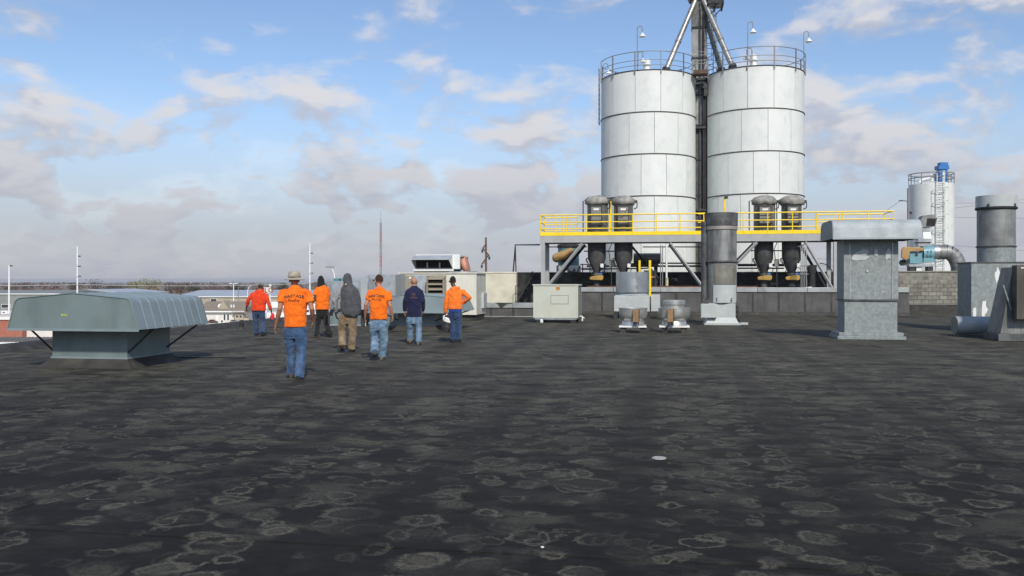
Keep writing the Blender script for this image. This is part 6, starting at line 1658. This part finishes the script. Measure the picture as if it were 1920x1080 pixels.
    if o_.get('gloves'):
        for a in o_['gloves']:
            w_, e = P['w'+a], P['e'+a]; h_ = P['f'+a] if ('f'+a) in P else w_+(w_-e).normalized()*.17
            mb = MB(); side = Vector((1,0,0)) if a == 'l' else Vector((-1,0,0))
            hand(mb, w_, h_, side, o_.get('grip_'+a, False), 1.22*s); mb.tube([w_-(h_-w_).normalized()*.06, w_+(h_-w_).normalized()*.02], [.042*s,.038*s], 10)
            g_ = mb.build('glove', FB['glove'], t); fuse(g_, .010, 1)
    if o_.get('print'):
        dg_y = -.5
        for txt, size, zoff, bold, sx_, shr in (('NASTASE', .098, -.085, .0015, 1.36, 0), ('Roofing', .058, -.145, -.0005, 1.15, .35)):
            me = text_mesh(txt, size, 'lettering', bold, sx_, shr)
            wx = max(v.co.x for v in me.vertices)-min(v.co.x for v in me.vertices); kx_ = (.335 if txt == 'NASTASE' else .20)*s/wx
            for v in me.vertices: v.co.x *= kx_; v.co.y *= kx_*(1.12 if txt == 'NASTASE' else 1.25)
            cx_ = shm.x
            for v in me.vertices:
                x, y = v.co.x, v.co.y; q = Matrix.Rotation(trz, 3, 'Z') @ Vector((x, -.45, 0))
                arch = .012-.75*x*x if txt == 'NASTASE' else 0
                v.co = Vector((cx_+q.x, shm.y+q.y, shm.z+zoff+y+arch))
            me.materials.append(M['black_print'])
            ob = bpy.data.objects.new('lettering', me); COL.objects.link(ob); ob.parent = sh_
            w_ = ob.modifiers.new('wrap', 'SHRINKWRAP'); w_.wrap_method = 'PROJECT'; w_.use_project_y = True; w_.use_project_x = False; w_.use_project_z = False
            w_.use_positive_direction = True; w_.use_negative_direction = False; w_.target = sh_; w_.offset = .009; w_.wrap_mode = 'ABOVE_SURFACE'
    if o_.get('emblem'):
        em = pm('faded_print', (.10,.055,.055), .8)
        mb = MB()
        def quad(x0, x1, z0, z1):
            nn = 6
            for i in range(nn):
                a, b_ = x0+(x1-x0)*i/nn, x0+(x1-x0)*(i+1)/nn
                mb.add([(shm.x+a,-.45,shm.z+z0),(shm.x+b_,-.45,shm.z+z0),(shm.x+b_,-.45,shm.z+z1),(shm.x+a,-.45,shm.z+z1)], [(0,1,2,3)])
        quad(-.045,.045,-.085,-.075); quad(-.045,.045,-.165,-.155); quad(-.045,-.035,-.155,-.085); quad(.035,.045,-.155,-.085); quad(-.018,.018,-.14,-.10)
        for i in range(9): quad(-.10+i*.0225, -.10+i*.0225+.016, -.215, -.185)
        ob = mb.build('emblem', em, sh_)
        w_ = ob.modifiers.new('wrap', 'SHRINKWRAP'); w_.wrap_method = 'PROJECT'; w_.use_project_y = True; w_.use_project_x = False; w_.use_project_z = False
        w_.use_positive_direction = True; w_.use_negative_direction = False; w_.target = sh_; w_.offset = .009; w_.wrap_mode = 'ABOVE_SURFACE'
    return t, P, k, base, body, sh_
def world(base, p): return Vector(base)+Matrix.Rotation(YAW, 3, 'Z') @ Vector(p)

person('man walking away in an orange T-shirt and stone bucket hat', 553, 710, dict(
    head=(551,524.5,.03), sl=(531,547,0), sr=(576,547,0), el=(526.5,579,-.06), wl=(516,609,.05), fl=(512,628,.09), er=(586,579,-.05), wr=(584,602,.12), fr=(581,617,.19),
    hl=(543,618,0), hr=(564,618,0), kl=(543,661,.10), kr=(566,662,-.02), al=(542.5,700.5,.16), ar=(565,703.5,-.14), hem=(554,613)),
    dict(skin='tan', top='orange', legs='denim_mid', sleeve='short', shoes=('shoe_brown','shoe_black'), hat='bucket', hair='hair_brown', print=True, pitch=(0,.18), leg=1.02))
person('man walking ahead in a red-orange hooded sweatshirt and camouflage cap', 484, 629.5, dict(
    head=(488,538,.04), sl=(474.5,550.5,0), sr=(497.5,550.5,0), el=(466,562,-.03), wl=(462,573,.06), er=(504,568.5,-.03), wr=(506.5,580,.05),
    hl=(479.5,582,0), hr=(490,582,0), kl=(478,605,.08), kr=(492.5,605,.04), al=(477.5,624.5,.14), ar=(496,623,-.22), hem=(485.5,582.5)),
    dict(s=.97, skin='tan', top='red', top_name='sweatshirt', legs='denim_blue', sleeve='long', shoes=('shoe_black','shoe_black'), hat='cap', hair='hair_brown', hood=True, gloves=('l','r'), wide=1.18, pitch=(0,-.75), leg=1.05))
person('man with long black hair striding in an orange T-shirt and black trousers', 605, 633, dict(
    head=(601,525,.03), sl=(595.5,542,-.10), sr=(613,541,.08), el=(592,561,-.17), wl=(585.5,569,-.02), er=(615,561,.14), wr=(608,570,.26),
    hl=(600,585,-.05), hr=(609,585,.05), kl=(595.5,608,.02), kr=(611,606,.02), al=(594,627.5,.0), ar=(619.5,625.5,-.02), hem=(604.5,580.5)),
    dict(skin='dark', top='orange', legs='black', sleeve='short', shoes=('shoe_brown','shoe_black'), hair='hair_black', long_hair=True, torso_rz=R(35), head_rz=R(25), foot_yaw=(R(70),R(60)), pitch=(0,-.6), wide=1.14, leg=.98))
t4, P4, k4, b4, body4, sh4 = person('man in khaki trousers with a charcoal coat draped over his head', 652, 660, dict(
    head=(651,524,.05), sl=(640,541,0), sr=(667,543,0), el=(628.5,563,-.05), wl=(628.5,584,.06), er=(672,566,.0), wr=(668,585,.14),
    hl=(645,595,0), hr=(661,595,0), kl=(640,622,.06), kr=(660.5,626,.03), al=(645.5,646.5,-.24), ar=(657.5,653,.10), hem=(654,588)),
    dict(skin='brown', top='grey_light', legs='khaki', sleeve='long', shoes=('shoe_black','shoe_black'), hair='hair_black', gloves=('l',), pitch=(-1.05,0), leg=1.12))
# the coat hanging from his head down his back
mb = MB(); secs = []
for py, x0, x1, y0, ry in ((512,648.5,653,.03,.03),(515,645,657.5,.03,.10),(520,643.3,659.3,.03,.125),(526,643.3,660,.03,.125),(531.5,644.3,660.8,.02,.115),(536,642.5,664,.0,.13),(541,640,670,-.02,.155),(546,639.5,672,-.02,.165),(553,640.5,673,-.035,.17),(566,640,676.5,-.04,.175),(579,640,678,-.04,.17),(588,641.5,674,-.04,.165),(592,645,668,-.045,.15)):
    z = CAMH+(HZ-py)*k4; cx_ = ((x0+x1)/2-652)*k4; rx = (x1-x0)/2*k4
    e_ = ell(cx_, y0, z, rx, ry, 28)
    for q_, v_ in enumerate(e_):
        th = 2*PI*q_/28; w_ = 1+min(1, max(0, (py-525)/40))*(.07*math.sin(5*th+py*.05)+.04*math.sin(9*th-py*.09))
        v_.x = cx_+(v_.x-cx_)*w_; v_.y = y0+(v_.y-y0)*w_
        if py > 570: v_.z -= (v_.x-cx_)*.22*(py-570)/20
    secs.append(e_)
mb.loft(secs)
mb.tube([((668-652)*k4,-.02,CAMH+(HZ-546)*k4), ((672.5-652)*k4,-.05,CAMH+(HZ-560)*k4), ((673.5-652)*k4,-.04,CAMH+(HZ-576)*k4), ((672-652)*k4,.06,CAMH+(HZ-588)*k4)], [.065,.068,.062,.055], 12, round_end=True)
co = mb.build('draped_coat', FB['grey_dark'], t4); fuse(co, .014, 6, .020, TEXF)
mb = MB(); mb.tube([(-.015,-.155,CAMH+(HZ-533)*k4),(-.015,-.17,CAMH+(HZ-533)*k4)], .024, 8); mb.build('patch', pm('tan_patch', (.42,.33,.18), .8), co)
t5, P5, k5, b5, body5, sh5 = person('man in an orange T-shirt and washed jeans glancing aside in sunglasses', 709, 675, dict(
    head=(709.5,526,.04), sl=(695.5,547,0), sr=(727,549,0), el=(687,571,-.05), wl=(684,591,.06), er=(732,573,-.05), wr=(735,592,.04),
    hl=(701,607,0), hr=(718,607,0), kl=(701.5,634,.08), kr=(719,635,.06), al=(706,656.5,-.26), ar=(715,668,.12), hem=(710,599)),
    dict(skin='fair', top='orange', legs='denim_light', sleeve='short', shoes=('shoe_brown','shoe_grey'), hair='hair_brown', head_rz=R(42), glasses=True, print=True, torso_rz=R(-6), pitch=(-1.15,0), leg=1.06, grip_r=True))
person('bald man in a navy long-sleeved top and light jeans', 776, 645.5, dict(
    head=(776.5,528.5,.03), sl=(765.5,544,0), sr=(788,544,0), el=(760,564,-.05), wl=(758.5,582,.04), er=(793,565,-.04), wr=(792,582,.14),
    hl=(769.5,597,0), hr=(783.5,597,0), kl=(768.5,617,.08), kr=(785,617,.02), al=(767.5,637,.16), ar=(785.5,639.5,-.08), hem=(777,593.5)),
    dict(skin='fair', top='navy', top_name='sweatshirt', legs='denim_light', sleeve='long', shoes=('shoe_tan','shoe_grey'), emblem=True, leg=1.02, wide=1.08))
t7, P7, k7, b7, body7, sh7 = person('man in a bright orange hoodie with one hand on his hip', 852, 642.5, dict(
    head=(848.5,527,.06), sl=(840,546.5,0), sr=(865,545,0), el=(836.5,567,-.03), wl=(835.5,586,.04), fl=(835.5,597,.05), er=(881,558,-.10), wr=(868.5,568,.05), fr=(862,571,.12),
    hl=(846.5,588,0), hr=(859.5,588,0), kl=(848.5,613,.04), kr=(859,613,.05), al=(850,635.5,-.04), ar=(859.5,635,.06), hem=(853.5,579.5)),
    dict(skin='dark', top='hoodie_orange', top_name='hoodie', legs='denim_dark', sleeve='long', shoes=('shoe_black','shoe_black'), hair='hair_black', hood=True, head_rz=R(22), head_pitch=R(-14), glasses=True, grip_l=True, leg=1.04, wide=1.06))
# shirt tail under the hoodie
mb = MB(); c = (P7['hl']+P7['hr'])/2; z = CAMH+(HZ-581)*k7
mb.loft([ell(c.x+.01, 0, z-.05, .178, .132, 18), ell(c.x+.01, 0, z+.06, .172, .126, 18)]); mb.build('shirt_tail', fabric('royal_blue_cotton', (.03,.06,.26)), t7)
# ---- things in their hands
p = world(b7, P7['wl']+Vector((.0, .03, -.10)))
t = thing('drink_cooler', 'black water jug with white lid and handle held by the hoodie man', 'cooler', (p.x, p.y, p.z-.41), YAW)
t.rotation_euler = (0, R(14), YAW)
mb = MB(); mb.lathe([(.115,0),(.128,.01),(.134,.22),(.128,.255)], 24); mb.build('body', M['rubber'], t)
mb = MB(); mb.lathe([(.136,.256),(.140,.27),(.138,.35),(.11,.375),(.01,.38)], 24); lid = mb.build('lid', M['white_print'], t)
mb = MB(); mb.tube([(-.135,-.02,.29),(-.155,-.02,.38),(-.09,-.02,.44),(0,-.02,.46),(.09,-.02,.44),(.155,-.02,.38),(.135,-.02,.29)], .02, 8); mb.build('handle', M['white_print'], lid)
mb = MB(); mb.lathe([(.134,.08),(.1365,.085),(.1365,.15),(.134,.155)], 24); mb.build('label_band', M['dark_steel'], t)
p = world(b5, P5['wr']+Vector((-.035,.03,-.12)))
t = thing('phone', 'black phone held low by the man in sunglasses', 'phone', p, YAW)
mb = MB(); mb.bx(-.008,.008,-.035,.035,-.07,.07); mb.build('case', M['rubber'], t, .004); mb = MB(); mb.bx(.0085,.0095,-.031,.031,-.062,.062); mb.build('screen', M['glass_dark'], t)
p = world(b5, P5['wl']+Vector((0,.02,-.165)))
t = thing('key_bunch', 'small pale bunch of keys in the sunglasses man hand', 'keys', p, YAW)
mb = MB(); mb.tube([(.0,0,.0),(.008,0,-.07)], .007, 6); mb.build('key', M['white_print'], t); mb = MB(); mb.tube([(.012,.01,.0),(-.01,.01,-.055)], .006, 6); mb.build('key', M['chrome'], t)
D2_ = F*CAMH/(629.5-HZ); k2 = D2_/F; b2 = at(484, 629.5, D2_); b2.z = 0
p = world(b2, Vector(((509-484)*k2, .08, CAMH+(HZ-592)*k2)))
t = thing('rag', 'bright red rag hanging from the red sweatshirt man glove', 'rag', p, YAW)
mb = MB(); rn = random.Random(2)
secs = [ell(.0+.02*rn.random(), 0, z_, rx, .03, 10) for z_, rx in ((.08,.02),(.03,.05),(-.03,.075),(-.08,.06),(-.11,.03))]
mb.loft(secs); o = mb.build('cloth', fabric('red_rag_cotton', (.75,.03,.05)), t)
# ------------------------------------------------------------------ thin haze in the air over the plain
mb = MB(); mb.bx(-9400, 9400, -3400, 14400, ZG-2, 26)
hz = mb.build('haze', None); tag(hz, 'thin pale haze over the plain', 'haze', kind='stuff')
m = bpy.data.materials.new('haze'); m.use_nodes = True; nt = m.node_tree; nt.nodes.clear()
vo = nt.nodes.new('ShaderNodeVolumePrincipled'); vo.inputs['Color'].default_value = (.86,.88,.93,1); vo.inputs['Density'].default_value = .00013; vo.inputs['Anisotropy'].default_value = .1
ou = nt.nodes.new('ShaderNodeOutputMaterial'); nt.links.new(vo.outputs[0], ou.inputs['Volume'])
hz.data.materials.append(m)
